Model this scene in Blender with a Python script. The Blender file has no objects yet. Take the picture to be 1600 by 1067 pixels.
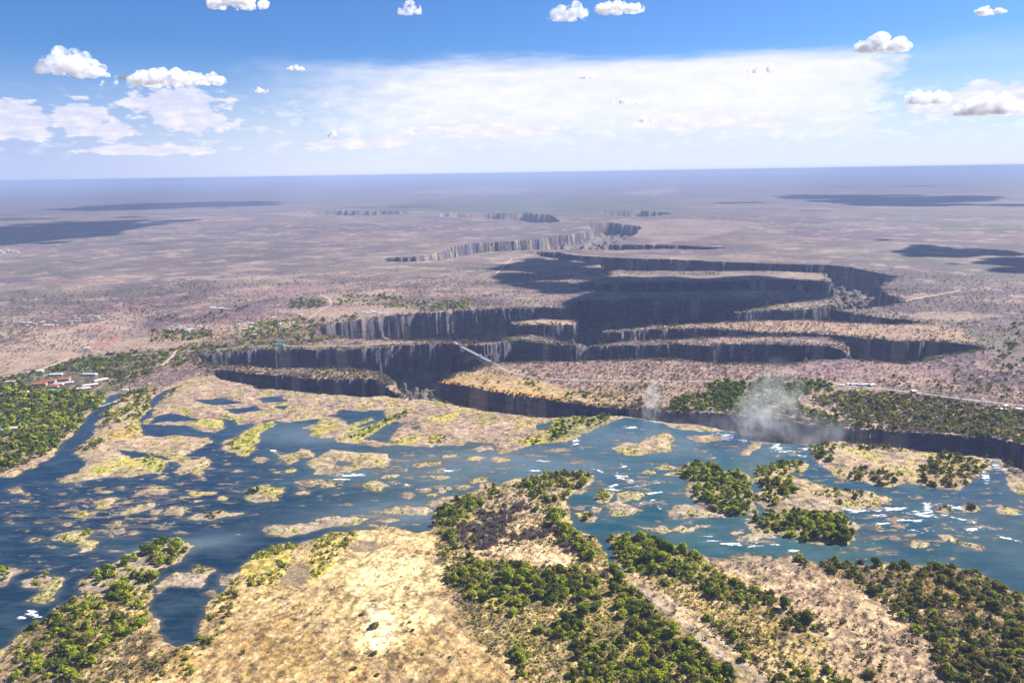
import bpy, math, random
import numpy as np
from mathutils import Matrix, Vector

C = bpy.context.scene
COL = C.collection
PI = math.pi
rng = np.random.default_rng(7)
random.seed(11)

# ------------------------------------------------------------------ camera
CAM_H = 500.0
FPX = 1256.0                                  # focal length in photo pixels (photo 1600 x 1067)
PITCH = math.atan(263.0 / FPX)
ROLL = math.radians(0.92)
cf = np.array([0.0, math.cos(PITCH), -math.sin(PITCH)])
r0 = np.array([1.0, 0.0, 0.0]); u0 = np.cross(r0, cf)
cr = r0 * math.cos(ROLL) - u0 * math.sin(ROLL)
cu = u0 * math.cos(ROLL) + r0 * math.sin(ROLL)
cam = bpy.data.cameras.new('camera'); camo = bpy.data.objects.new('camera', cam); COL.objects.link(camo)
cam.sensor_width = 36.0; cam.lens = 36.0 * FPX / 1600.0
cam.clip_start = 1.0; cam.clip_end = 400000.0
m = Matrix(((cr[0], cu[0], -cf[0], 0), (cr[1], cu[1], -cf[1], 0), (cr[2], cu[2], -cf[2], CAM_H), (0, 0, 0, 1)))
camo.matrix_world = m
C.camera = camo

def ray(px, py):
    d = cf + cr * ((px - 800.0) / FPX) - cu * ((py - 533.5) / FPX)
    return d
def at(px, py, z=0.0):
    d = ray(px, py); t = (z - CAM_H) / d[2]
    return np.array([d[0] * t, d[1] * t])
def W(pts, z=0.0):
    return np.array([at(p[0], p[1], z) for p in pts])

# ------------------------------------------------------------------ sun, sky
SUN_AZ = math.radians(62.0)                   # clockwise from the view direction (+Y)
SUN_EL = math.radians(39.0)
sdir = Vector((math.sin(SUN_AZ) * math.cos(SUN_EL), math.cos(SUN_AZ) * math.cos(SUN_EL), math.sin(SUN_EL)))
sl = bpy.data.lights.new('sun', 'SUN'); sl.energy = 4.9; sl.angle = math.radians(0.53); sl.color = (1.0, 0.95, 0.86)
so = bpy.data.objects.new('sun', sl); COL.objects.link(so)
so.rotation_euler = sdir.to_track_quat('Z', 'Y').to_euler(); so.location = (3000, 600, 5000)

wd = bpy.data.worlds.new('World'); C.world = wd; wd.use_nodes = True
nt = wd.node_tree; nt.nodes.clear()
def N(t, typ, **k):
    n = t.nodes.new(typ)
    for a, b in k.items():
        if a == 'inp':
            for i, v in b.items(): n.inputs[i].default_value = v
        else: setattr(n, a, b)
    return n
def L(t, a, b): t.links.new(a, b)
def math_(t, op, a, b=None, c=None, clamp=False):
    n = t.nodes.new('ShaderNodeMath'); n.operation = op; n.use_clamp = clamp
    for i, v in enumerate((a, b, c)):
        if v is None: continue
        if isinstance(v, (int, float)): n.inputs[i].default_value = v
        else: t.links.new(v, n.inputs[i])
    return n.outputs[0]
def sstep(t, v, lo, hi):
    n = t.nodes.new('ShaderNodeMapRange'); n.interpolation_type = 'SMOOTHSTEP'
    n.inputs['From Min'].default_value = lo; n.inputs['From Max'].default_value = hi
    t.links.new(v, n.inputs['Value']); return n.outputs[0]
def mixc(t, f, a, b, mode='MIX'):
    n = t.nodes.new('ShaderNodeMix'); n.data_type = 'RGBA'; n.blend_type = mode; n.clamp_factor = True
    if isinstance(f, (int, float)): n.inputs[0].default_value = f
    else: t.links.new(f, n.inputs[0])
    for i, v in ((6, a), (7, b)):
        if isinstance(v, tuple): n.inputs[i].default_value = v if len(v) == 4 else (*v, 1)
        else: t.links.new(v, n.inputs[i])
    return n.outputs[2]
def noise(t, vec, scale, detail=4, rough=0.55, typ=None):
    n = t.nodes.new('ShaderNodeTexNoise'); n.inputs['Scale'].default_value = scale
    n.inputs['Detail'].default_value = detail; n.inputs['Roughness'].default_value = rough
    if vec is not None: t.links.new(vec, n.inputs['Vector'])
    return n.outputs['Fac']

sky = N(nt, 'ShaderNodeTexSky', sky_type='NISHITA', sun_disc=False)
sky.sun_elevation = SUN_EL; sky.sun_rotation = SUN_AZ; sky.altitude = 900; sky.air_density = 1.0; sky.dust_density = 0.5; sky.ozone_density = 4.0
tc = N(nt, 'ShaderNodeTexCoord')
sep = N(nt, 'ShaderNodeSeparateXYZ'); L(nt, tc.outputs['Generated'], sep.inputs[0])
dx, dy, dz = sep.outputs
az = math_(nt, 'ARCTAN2', dx, dy)             # azimuth from +Y, clockwise
az = math_(nt, 'MULTIPLY', az, 57.2958)
el = math_(nt, 'MULTIPLY', math_(nt, 'ARCSINE', dz), 57.2958)
cmb = N(nt, 'ShaderNodeCombineXYZ'); L(nt, az, cmb.inputs[0]); L(nt, math_(nt, 'MULTIPLY', el, 2.6), cmb.inputs[1])
n1 = noise(nt, cmb.outputs[0], 0.10, 6, 0.55)
n2 = noise(nt, cmb.outputs[0], 0.55, 7, 0.58)
cmb2 = N(nt, 'ShaderNodeCombineXYZ'); L(nt, az, cmb2.inputs[0]); L(nt, math_(nt, 'MULTIPLY', el, 7.0), cmb2.inputs[1])
n3 = noise(nt, cmb2.outputs[0], 0.10, 6, 0.55)
def azel(px, py):
    d = ray(px, py); return math.degrees(math.atan2(d[0], d[1])), math.degrees(math.asin(d[2] / np.linalg.norm(d)))
# the wide anvil sheet on the right and centre, thinning to the left
elw = math_(nt, 'ADD', el, math_(nt, 'MULTIPLY', math_(nt, 'SUBTRACT', n3, 0.5), 2.6))
top = math_(nt, 'SUBTRACT', 1.0, sstep(nt, elw, 6.6, 7.9))
azw = math_(nt, 'ADD', az, math_(nt, 'MULTIPLY', math_(nt, 'SUBTRACT', n2, 0.5), 7.0))
left = sstep(nt, math_(nt, 'ADD', azw, math_(nt, 'MULTIPLY', el, -1.0)), -30.0, -8.0)
right = math_(nt, 'SUBTRACT', 1.0, math_(nt, 'MULTIPLY', sstep(nt, azw, 23.0, 26.0), 0.75))
anvil = math_(nt, 'MULTIPLY', math_(nt, 'MULTIPLY', top, left), right)
anvil = math_(nt, 'MULTIPLY', anvil, math_(nt, 'ADD', 0.45, math_(nt, 'ADD', math_(nt, 'MULTIPLY', n3, 0.5), math_(nt, 'MULTIPLY', n2, 0.35))))
# pale heaped cumulus far off behind the haze
blob = None
for bx, by, brx, bry in ((25, 190, 62, 38), (125, 185, 50, 32), (170, 205, 45, 16), (275, 165, 88, 30), (300, 190, 70, 18), (1545, 150, 75, 28), (1470, 165, 60, 22), (760, 205, 120, 12), (560, 225, 90, 9), (1110, 190, 130, 12), (240, 235, 120, 9)):
    a0, e0 = azel(bx, by); a1, _ = azel(bx + brx, by); _, e1 = azel(bx, by - bry)
    u = math_(nt, 'DIVIDE', math_(nt, 'SUBTRACT', az, a0), a1 - a0); v = math_(nt, 'DIVIDE', math_(nt, 'SUBTRACT', el, e0), e1 - e0)
    r2 = math_(nt, 'SUBTRACT', 1.0, math_(nt, 'SQRT', math_(nt, 'ADD', math_(nt, 'MULTIPLY', u, u), math_(nt, 'MULTIPLY', v, v))))
    blob = r2 if blob is None else math_(nt, 'MAXIMUM', blob, r2)
nb = math_(nt, 'MULTIPLY', math_(nt, 'SUBTRACT', noise(nt, cmb.outputs[0], 0.8, 8, 0.6), 0.5), 1.9)
cum = math_(nt, 'MULTIPLY', sstep(nt, math_(nt, 'ADD', math_(nt, 'MAXIMUM', blob, -0.6), nb), 0.0, 0.22), 0.62)
low = math_(nt, 'MULTIPLY', math_(nt, 'SUBTRACT', 1.0, sstep(nt, el, -0.5, 8.5)), 0.95)
mask = math_(nt, 'MAXIMUM', anvil, low, clamp=True)
skyc = mixc(nt, 1.0, sky.outputs[0], (0.031, 0.045, 0.066), 'MULTIPLY')
lr = sstep(nt, az, -34.0, -8.0)
ccol = mixc(nt, lr, (0.27, 0.31, 0.48), (0.41, 0.44, 0.52))
ccol = mixc(nt, math_(nt, 'MULTIPLY', anvil, sstep(nt, math_(nt, 'ADD', el, math_(nt, 'MULTIPLY', n1, 3.0)), 2.5, 6.5)), ccol, (0.53, 0.515, 0.545))
wcol = mixc(nt, mask, skyc, ccol)
lump = math_(nt, 'MULTIPLY', math_(nt, 'MULTIPLY', sstep(nt, noise(nt, cmb.outputs[0], 0.8, 6, 0.5), .50, .66), sstep(nt, el, .8, 2.4)), math_(nt, 'SUBTRACT', 1.0, sstep(nt, el, 3.8, 6.0)))
wcol = mixc(nt, math_(nt, 'MULTIPLY', lump, .32), wcol, (0.54, 0.53, 0.575))
wcol = mixc(nt, cum, wcol, mixc(nt, sstep(nt, nb, -.4, .5), (0.42, 0.41, 0.50), (0.57, 0.52, 0.55)))
bg = N(nt, 'ShaderNodeBackground'); L(nt, wcol, bg.inputs[0]); bg.inputs[1].default_value = 1.0
wo = N(nt, 'ShaderNodeOutputWorld'); L(nt, bg.outputs[0], wo.inputs[0])

C.view_settings.view_transform = 'Standard'; C.view_settings.look = 'None'; C.view_settings.gamma = 1.0
C.view_settings.exposure = 1.02
C.cycles.volume_bounces = 8
C.cycles.max_bounces = 9; C.cycles.diffuse_bounces = 2; C.cycles.transparent_max_bounces = 16
C.cycles.volume_step_rate = 1.0; C.cycles.volume_max_steps = 128

# ------------------------------------------------------------------ numpy helpers
PERM = np.random.default_rng(3).random((512, 512)).astype(np.float32)
def vnoise(x, y, s, seed=0):
    x = x / s + seed * 37.17; y = y / s + seed * 91.73
    xi = np.floor(x).astype(np.int64); yi = np.floor(y).astype(np.int64)
    fx = (x - xi).astype(np.float32); fy = (y - yi).astype(np.float32)
    fx = fx * fx * (3 - 2 * fx); fy = fy * fy * (3 - 2 * fy)
    a = xi & 511; b = (xi + 1) & 511; c = yi & 511; d = (yi + 1) & 511
    return (PERM[a, c] * (1 - fx) + PERM[b, c] * fx) * (1 - fy) + (PERM[a, d] * (1 - fx) + PERM[b, d] * fx) * fy
def fbm(x, y, s, o=4, seed=0, r=0.5):
    v = 0.0; a = 1.0; tot = 0.0
    for i in range(o):
        v = v + a * vnoise(x, y, s / 2 ** i, seed + i * 5); tot += a; a *= r
    return v / tot - 0.5                                            # about -0.4..0.4
def ss(v, lo, hi):
    t = np.clip((v - lo) / (hi - lo), 0, 1); return t * t * (3 - 2 * t)
def sdf(x, y, P, m=60.0):
    """signed distance to a closed polygon, positive inside, -m far outside"""
    out = np.full(x.shape, -m, np.float32)
    lo = P.min(0) - m; hi = P.max(0) + m
    k = np.nonzero((x > lo[0]) & (x < hi[0]) & (y > lo[1]) & (y < hi[1]))[0]
    if len(k) == 0: return out
    X = x[k].astype(np.float32); Y = y[k].astype(np.float32)
    d2 = np.full(X.shape, 1e12, np.float32); ins = np.zeros(X.shape, bool)
    n = len(P)
    for i in range(n):
        ax, ay = P[i]; bx, by = P[(i + 1) % n]
        ex, ey = bx - ax, by - ay
        wx = X - np.float32(ax); wy = Y - np.float32(ay)
        t = np.clip((wx * np.float32(ex) + wy * np.float32(ey)) / np.float32(ex * ex + ey * ey + 1e-9), 0, 1)
        qx = wx - t * np.float32(ex); qy = wy - t * np.float32(ey)
        d2 = np.minimum(d2, qx * qx + qy * qy)
        if ay != by:
            c = ((Y >= ay) != (Y >= by)) & (wx < (Y - np.float32(ay)) * np.float32(ex / ey))
            ins ^= c
    d = np.sqrt(d2); out[k] = np.maximum(np.where(ins, d, -d), -m)
    return out
def sdline(x, y, P, m=60.0):
    out = np.full(x.shape, m, np.float32)
    lo = P.min(0) - m; hi = P.max(0) + m
    k = np.nonzero((x > lo[0]) & (x < hi[0]) & (y > lo[1]) & (y < hi[1]))[0]
    if len(k) == 0: return out
    X = x[k]; Y = y[k]; d2 = np.full(X.shape, m * m)
    for i in range(len(P) - 1):
        ax, ay = P[i]; bx, by = P[i + 1]; ex, ey = bx - ax, by - ay
        t = np.clip(((X - ax) * ex + (Y - ay) * ey) / (ex * ex + ey * ey + 1e-9), 0, 1)
        d2 = np.minimum(d2, (X - ax - t * ex) ** 2 + (Y - ay - t * ey) ** 2)
    out[k] = np.sqrt(d2); return out
def ell(cx, cy, rx, ry, rot=0, n=12, seed=0):
    """ragged islet outline from a photo ellipse; rot in degrees, positive leans up to the right"""
    g = np.random.default_rng(int(cx * 13 + cy * 7 + seed)); a = math.radians(-rot); o = []
    for i in range(n):
        t = 2 * PI * i / n; k = 0.72 + 0.5 * g.random()
        u, v = rx * k * math.cos(t), ry * k * math.sin(t)
        o.append((cx + u * math.cos(a) - v * math.sin(a), cy + u * math.sin(a) + v * math.cos(a)))
    return o

# ------------------------------------------------------------------ the map, traced on the ground
GORGE = [
 # first gorge below the falls: left arm, then the long right arm
 [(333,578),(365,582),(400,585),(440,588),(480,591),(520,593),(560,593),(590,592),(600,598),(612,610),(626,622),(600,621),(540,619),(490,615),(440,611),(400,606),(360,597),(335,590)],
 [(676,598),(720,604),(760,611),(800,618),(850,626),(900,633),(960,639),(1010,642),(1060,645),(1110,648),(1160,651),(1210,655),(1250,663),(1300,669),(1360,672),(1420,676),(1480,679),(1540,684),(1600,696),(1680,712),(1680,745),(1600,738),(1560,720),(1500,711),(1440,705),(1380,697),(1320,690),(1280,693),(1240,692),(1200,690),(1160,679),(1110,667),(1060,662),(1010,656),(960,650),(900,652),(860,653),(830,653),(790,647),(750,641),(715,636),(690,630),(672,620)],
 # boiling pot and the gorge under the bridge
 [(300,556),(350,553),(400,548),(450,546),(500,548),(560,547),(600,543),(650,539),(700,538),(726,541),(745,541),(770,538),(800,533),(830,535),(870,540),(940,541),(1000,540),(1060,539),(1120,541),(1160,539),(1200,539),(1250,541),(1295,541),(1312,547),(1322,556),(1326,546),(1316,535),(1290,528),(1240,526),(1180,527),(1100,528),(1020,532),(960,535),(935,540),(905,541),(880,536),(860,527),(830,523),(790,528),(778,535),(700,533),(640,532),(560,530),(500,522),(490,512),(520,506),(560,500),(600,495),(640,491),(700,487),(760,484),(800,482),(850,481),(885,483),(893,474),(900,470),(960,471),(1000,468),(1060,470),(1120,470),(1200,470),(1250,468),(1300,478),(1312,486),(1350,494),(1400,499),(1445,504),(1400,508),(1340,505),(1300,503),(1240,500),(1180,502),(1120,505),(1060,508),(1020,510),(985,514),(945,516),(938,521),(1000,517),(1050,514),(1100,514),(1150,517),(1200,521),(1260,521),(1330,527),(1400,533),(1470,535),(1520,540),(1538,547),(1500,551),(1470,556),(1440,563),(1410,569),(1370,565),(1320,562),(1260,563),(1225,571),(1180,569),(1120,568),(1060,562),(1000,562),(940,564),(880,566),(830,566),(800,567),(772,566),(745,577),(705,585),(692,596),(684,603),(690,625),(660,624),(640,626),(618,606),(605,590),(590,582),(540,578),(480,576),(430,577),(380,574),(330,570)],
 # the gorges beyond
 [(896,447),(940,445),(1000,443),(1060,442),(1120,441),(1200,440),(1260,439),(1300,441),(1306,460),(1285,466),(1262,457),(1200,454),(1100,456),(1000,457),(940,455),(905,452)],
 [(832,394),(870,395),(905,400),(960,403),(1000,405),(1050,406),(1140,411),(1220,414),(1290,415),(1330,419),(1370,428),(1405,433),(1385,442),(1372,450),(1392,462),(1408,472),(1380,479),(1340,484),(1308,483),(1300,462),(1298,440),(1289,428),(1230,425),(1180,424),(1135,424),(1060,424),(1000,424),(950,423),(935,414),(890,406),(850,402)],
 [(600,404),(650,402),(690,394),(705,387),(740,381),(790,378),(840,374),(880,369),(925,361),(918,350),(950,349),(1000,355),(992,367),(965,377),(950,383),(1000,383),(1060,384),(1130,388),(1100,391),(1040,389),(960,391),(900,390),(830,391),(760,394),(720,401),(690,406),(640,410),(600,409)],
 [(690,335),(760,334),(820,334),(860,337),(875,347),(840,349),(800,344),(740,340),(690,339)],
 [(480,331),(540,330),(600,331),(640,333),(600,336),(540,337),(490,336)],
 [(940,331),(1000,330),(1050,334),(1010,339),(960,338)],
]
MESA = [[(800,503),(840,499),(880,500),(897,501),(901,507),(870,509),(830,508),(795,509)],
        [(1255,470),(1290,470),(1300,480),(1270,484),(1200,486),(1150,489)]]
SLOPES = [(905,515,45,9),(1150,492,80,5),(1290,462,20,15)]
RIVER = [(-400,748),(0,747),(25,745),(34,735),(60,727),(72,720),(86,705),(100,690),(115,676),(127,662),(137,650),(150,638),(164,628),(171,618),(186,615),(195,618),
 (240,620),(255,612),(300,594),(333,588),(360,597),(400,606),(440,611),(490,615),(540,619),(600,621),(640,626),(672,622),(690,630),(715,636),(750,641),(790,647),(830,653),(860,653),(900,652),(960,650),(1010,656),(1060,662),(1110,667),(1160,679),(1200,690),(1240,692),(1280,693),(1320,690),(1380,697),(1440,705),(1500,711),(1560,720),(1575,742),(1600,760),(2000,800),
 (2000,1180),(1700,990),(1620,945),(1570,915),(1530,896),(1480,882),(1420,886),(1380,881),(1340,881),(1280,879),(1245,871),(1236,868),(1215,874),(1190,868),(1150,866),(1108,880),(1098,868),(1050,851),(1030,846),(1010,836),(965,835),(944,840),(956,858),(978,893),(966,896),(950,880),(938,848),(920,835),(892,825),(896,815),(888,805),(882,790),(890,776),(905,765),(925,755),(930,742),(905,735),(860,740),(830,745),(800,748),(770,757),(745,765),(715,778),(690,790),(676,800),(678,826),(650,832),(620,824),(590,824),(560,827),(520,833),(490,841),(470,850),(440,851),(405,862),(378,880),(368,905),(340,930),(322,950),(312,985),(306,1008),(272,1012),(255,1000),(245,975),(235,950),(242,925),(226,920),(180,924),(130,925),(108,942),(60,970),(35,985),(15,1010),(-60,1060),(-400,1200)]
LAND = [
 # wooded tongue and broad sand flats, left
 [(92,752),(105,742),(120,738),(133,726),(132,714),(120,709),(121,699),(138,688),(152,668),(152,657),(170,640),(182,625),(195,614),(235,612),(240,622),(232,640),(215,655),(221,668),(222,678),(240,682),(285,681),(322,684),(332,690),(312,697),(303,706),(290,712),(300,720),(318,714),(330,722),(328,731),(300,736),(279,745),(275,737),(284,728),(272,721),(262,722),(260,732),(250,741),(225,741),(205,748),(180,745),(150,747),(120,754),(95,757)],
 # dry shelf above the left falls
 [(222,662),(237,650),(248,628),(262,612),(300,594),(340,585),(400,603),(500,612),(620,618),(690,628),(760,640),(860,650),(985,649),(965,656),(942,664),(926,674),(900,683),(880,689),(850,691),(826,697),(802,704),(784,702),(772,692),(735,690),(722,697),(690,696),(675,696),(650,698),(620,692),(612,688),(617,672),(632,662),(612,653),(600,646),(575,642),(535,640),(527,646),(505,650),(490,655),(470,657),(440,661),(428,655),(405,660),(372,664),(368,655),(312,655),(268,645),(240,652),(232,664)],
 [(224,663),(250,660),(290,659),(325,653),(348,656),(349,668),(335,675),(315,673),(288,664),(250,663)],
 [(343,695),(352,688),(372,682),(385,672),(400,662),(430,656),(434,663),(412,675),(402,690),(398,702),(383,714),(362,708),(348,702)],
 [(476,668),(498,661),(497,652),(520,650),(545,662),(575,655),(581,650),(580,656),(560,667),(590,662),(612,650),(638,646),(612,660),(582,678),(572,685),(590,688),(605,695),(590,698),(560,693),(530,690),(522,683),(500,685),(480,681),(492,674)],
 [(606,693),(625,681),(660,676),(692,680),(700,688),(672,698),(640,697)],
 [(480,722),(500,712),(515,702),(555,706),(605,709),(612,718),(608,729),(565,732),(545,738),(510,740),(487,742),(492,733),(480,728)],
 [(428,706),(440,710),(465,706),(470,700),(495,708),(490,714),(465,715),(462,722),(450,727),(440,718)],
 [(290,808),(305,803),(320,799),(340,797),(378,802),(358,807),(330,814),(305,812)],
 [(380,775),(385,765),(410,758),(445,762),(440,770),(425,774),(436,782),(400,785),(383,781)],
 [(78,842),(95,834),(118,826),(140,826),(149,830),(141,840),(150,848),(143,859),(130,861),(120,851),(100,846)],
 [(598,795),(620,790),(660,793),(676,797),(665,805),(630,804),(600,802)],
 [(403,822),(430,818),(470,822),(500,812),(520,807),(575,811),(560,817),(520,822),(480,830),(450,836),(420,833)],
 [(672,783),(700,776),(735,772),(742,780),(722,790),(690,793),(672,790)],
 [(957,700),(975,693),(1000,692),(1012,684),(1035,677),(1055,680),(1050,690),(1050,703),(1012,708),(985,711),(965,708)],
 [(1070,682),(1095,680),(1120,681),(1132,677),(1128,688),(1090,691)],
 [(1038,661),(1080,661),(1130,667),(1142,674),(1100,673),(1060,671)],
 [(1155,710),(1168,700),(1178,690),(1192,690),(1182,702),(1168,712)],
 [(1045,805),(1060,790),(1090,787),(1120,803),(1132,807),(1095,810),(1050,809)],
 [(990,820),(1010,822),(1050,824),(1090,820),(1112,821),(1080,830),(1040,833),(1010,830)],
 [(1062,735),(1075,723),(1100,725),(1120,723),(1125,737),(1145,735),(1168,740),(1178,752),(1175,770),(1183,790),(1180,806),(1160,802),(1132,807),(1105,796),(1090,784),(1068,772),(1080,757),(1066,745)],
 [(1178,732),(1200,727),(1235,719),(1262,725),(1252,735),(1232,741),(1270,755),(1310,765),(1360,768),(1372,772),(1402,780),(1390,787),(1340,793),(1300,797),(1288,803),(1318,806),(1337,820),(1341,838),(1330,851),(1290,849),(1255,847),(1235,837),(1200,832),(1175,825),(1168,811),(1195,812),(1202,797),(1184,790),(1178,775),(1192,765),(1182,750)],
 [(1268,700),(1285,693),(1320,690),(1380,697),(1440,703),(1500,710),(1545,716),(1547,728),(1530,742),(1510,757),(1490,766),(1460,763),(1420,756),(1380,761),(1340,752),(1310,746),(1290,733),(1273,720)],
 [(1573,745),(1600,752),(1700,770),(1700,800),(1600,775),(1578,765)],
 # near left
 [(-60,900),(0,888),(22,887),(46,889),(22,900),(6,914),(-60,930)],
 [(33,908),(50,903),(66,897),(100,904),(96,915),(82,930),(64,938),(45,938),(60,925),(40,915)],
 [(122,928),(128,905),(150,895),(143,889),(162,885),(185,875),(215,860),(255,850),(280,846),(299,853),(290,866),(275,880),(255,888),(243,905),(240,928)],
 [(240,917),(260,900),(300,894),(308,883),(328,892),(321,905),(315,918),(280,917),(262,918),(246,928)],
]
for e in [(30,768,14,5,-12),(38,783,6,2,0),(168,769,8,2,5),(190,762,7,2,10),(243,767,32,6,3),(165,784,19,6,12),(165,792,10,2,0),(215,796,25,5,14),(245,799,13,3,18),(128,803,11,5,5),(174,804,7,3,0),
          (275,798,17,8,8),(310,783,10,2,8),(327,771,6,2,0),(348,778,8,2,5),(305,771,10,3,0),(100,819,10,3,12),(185,818,8,3,10),(175,826,4,3,0),(185,830,6,3,15),(172,836,4,2,0),(213,833,13,4,12),
          (241,811,4,3,0),(55,843,13,4,5),(375,735,10,3,0),(310,741,8,4,0),(255,746,6,3,0),(405,718,9,5,0),(485,754,23,5,8),(515,758,18,4,8),(475,769,11,3,0),(610,744,18,3,8),(585,759,20,8,0),
          (455,735,7,2,12),(433,738,6,2,8),(670,725,20,4,4),(705,712,14,3,6),(740,716,14,4,0),(755,701,15,4,4),(790,704,12,4,0),(780,718,14,3,0),(692,746,13,2,3),(665,766,13,5,4),(640,773,11,4,0),
          (690,764,13,5,0),(725,760,12,4,10),(675,773,6,2,0),(760,758,13,3,5),(605,813,30,3,4),(590,822,15,3,0),(1045,731,18,4,0),(1012,737,8,3,0),(985,775,22,8,5),(945,776,11,12,0),(965,785,8,4,0),
          (916,808,13,9,-25),(975,797,22,8,0),(955,790,18,5,0),(935,796,12,5,0),(1080,800,30,5,0),(1180,838,30,5,5),(1150,832,12,3,0),(1478,795,11,6,0),(1518,794,13,5,0),(1575,797,22,6,0),(1372,823,6,4,0),
          (1435,851,12,4,10),(1515,852,18,3,-10),(1480,840,9,3,-20),(262,914,20,4,0),(75,935,9,3,0),(352,906,9,6,0),(330,926,6,4,0),(1330,782,30,5,0),(1370,792,9,5,0),(1215,712,6,3,0),(915,652,12,5,0),
          (1060,741,20,4,0),(900,768,15,4,0),(455,822,20,4,0),(20,817,1.6,.8,0),(665,798,8,3,0),(745,752,16,4,14),(555,812,16,4,0)]:
    LAND.append(ell(*e))
POND = [[(185,703),(205,704),(228,708),(252,712),(262,718),(235,713),(205,716),(190,710)],
        [(525,644),(555,642),(605,640),(597,650),(575,655),(550,656),(530,650)],
        [(574,684),(590,672),(605,662),(617,672),(612,686),(590,687)],
        [(525,722),(550,720),(556,725),(540,729),(527,727)],
        [(400,622),(440,618),(450,628),(410,630)],[(430,635),(448,634),(445,640)],
        [(838,664),(862,658),(858,668),(842,672)],[(640,668),(655,666),(650,672)],
        [(438,914),(447,892),(462,878),(482,882),(482,905),(462,918)],
        [(556,860),(563,846),(590,843),(596,852),(578,862)],[(300,625),(350,622),(380,630),(330,634)],
        [(350,640),(400,634),(410,640),(370,647)]]
RAPID = [(1000,760,75,45,7.),(900,790,30,30,5.),(1180,845,70,10,4.),(1440,820,150,40,7.),(1130,800,40,18,4.),(1540,740,30,20,4.),(560,752,60,16,5.),(720,760,90,18,5.),(1000,690,60,14,4),
         (1160,870,70,10,8.),(180,795,150,50,7.),(320,740,90,30,6.),(60,800,60,30,5.),(1260,760,200,60,4.),(850,710,80,20,6.),(640,740,120,30,6.),(1100,710,80,14,4.),(420,740,40,18,4.),(1330,790,60,10,4.),(760,712,60,10,4.),(1190,693,70,7,5.),(600,808,60,14,6.)]
# white water
FOAM = [(1350,797,60,3,0),(1300,815,30,2,0),(1480,790,40,3,-10),(1080,670,40,2,-8),(1230,705,30,2,0),(1020,770,20,2,10),(960,765,25,2,-15),(1250,712,20,1.5,0),(985,668,16,2,0),(1030,658,26,4,0),(1110,664,14,2,0),(1130,682,26,7,-5),(1160,688,16,4,0),(1215,698,22,5,0),(1260,702,14,4,-8),(970,745,18,6,-10),(985,752,12,5,-20),(955,760,14,3,15),(1010,757,30,2,8),(928,795,8,6,-20),
        (1000,787,14,2,8),(1018,783,9,3,20),(1030,793,7,5,0),(975,728,8,3,-25),(1150,850,46,3,-4),(1180,846,30,2,0),(1120,845,26,2,0),(1400,795,40,3,4),(1440,803,42,6,-10),(1420,812,36,4,0),(1450,795,14,8,-60),
        (1370,805,25,3,0),(1540,745,14,7,-60),(1555,725,12,5,-40),(1580,800,40,3,-18),(1520,826,30,3,10),(1440,828,30,2,-5),(1580,842,30,2,-14),(545,742,40,3,4),(632,757,22,3,-2),(535,749,20,2,0),(700,735,30,2,5),
        (850,720,20,2,-5),(900,690,8,6,20),(910,700,10,2,0),(900,755,14,5,-60),(55,960,18,6,-10),(30,965,12,3,0),(520,756,14,2,0),(650,765,12,1.5,0),(830,735,20,1.5,0),(1110,838,20,2,0),(1210,850,18,2,-4),
        (1340,800,30,2,0),(1290,728,12,5,-20),(1175,676,20,3,0),(425,703,18,2,-15),(1240,860,18,2,0),(1380,818,24,2,0),(1500,810,40,2,-12),(935,735,14,2,-20),(1060,665,20,2,0)]
ROADS = [([(770,570),(795,583),(830,591),(880,595),(960,597),(1050,598),(1130,597),(1210,598),(1280,601),(1340,606),(1400,612),(1450,618),(1510,626),(1600,636),(1760,660)], 9.0, 'road'),
         ([(722,545),(705,530),(660,535),(560,541),(480,543),(430,541),(330,548),(210,556),(110,562),(50,573),(0,588),(-120,610)], 8.0, 'road'),
         ([(277,549),(268,560),(257,570),(250,575)], 7.0, 'dirt'),
         ([(110,562),(60,580),(0,592),(-100,612)], 12.0, 'dirt'),
         ([(1300,600),(1330,604),(1360,604)], 12.0, 'dirt'),
         ([(800,405),(790,414),(772,432)], 8.0, 'dirt'),
         ([(1500,455),(1440,466),(1410,472)], 10.0, 'dirt'),
         ([(500,460),(515,468),(518,476),(500,486),(480,500)], 6.0, 'dirt')]
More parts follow.
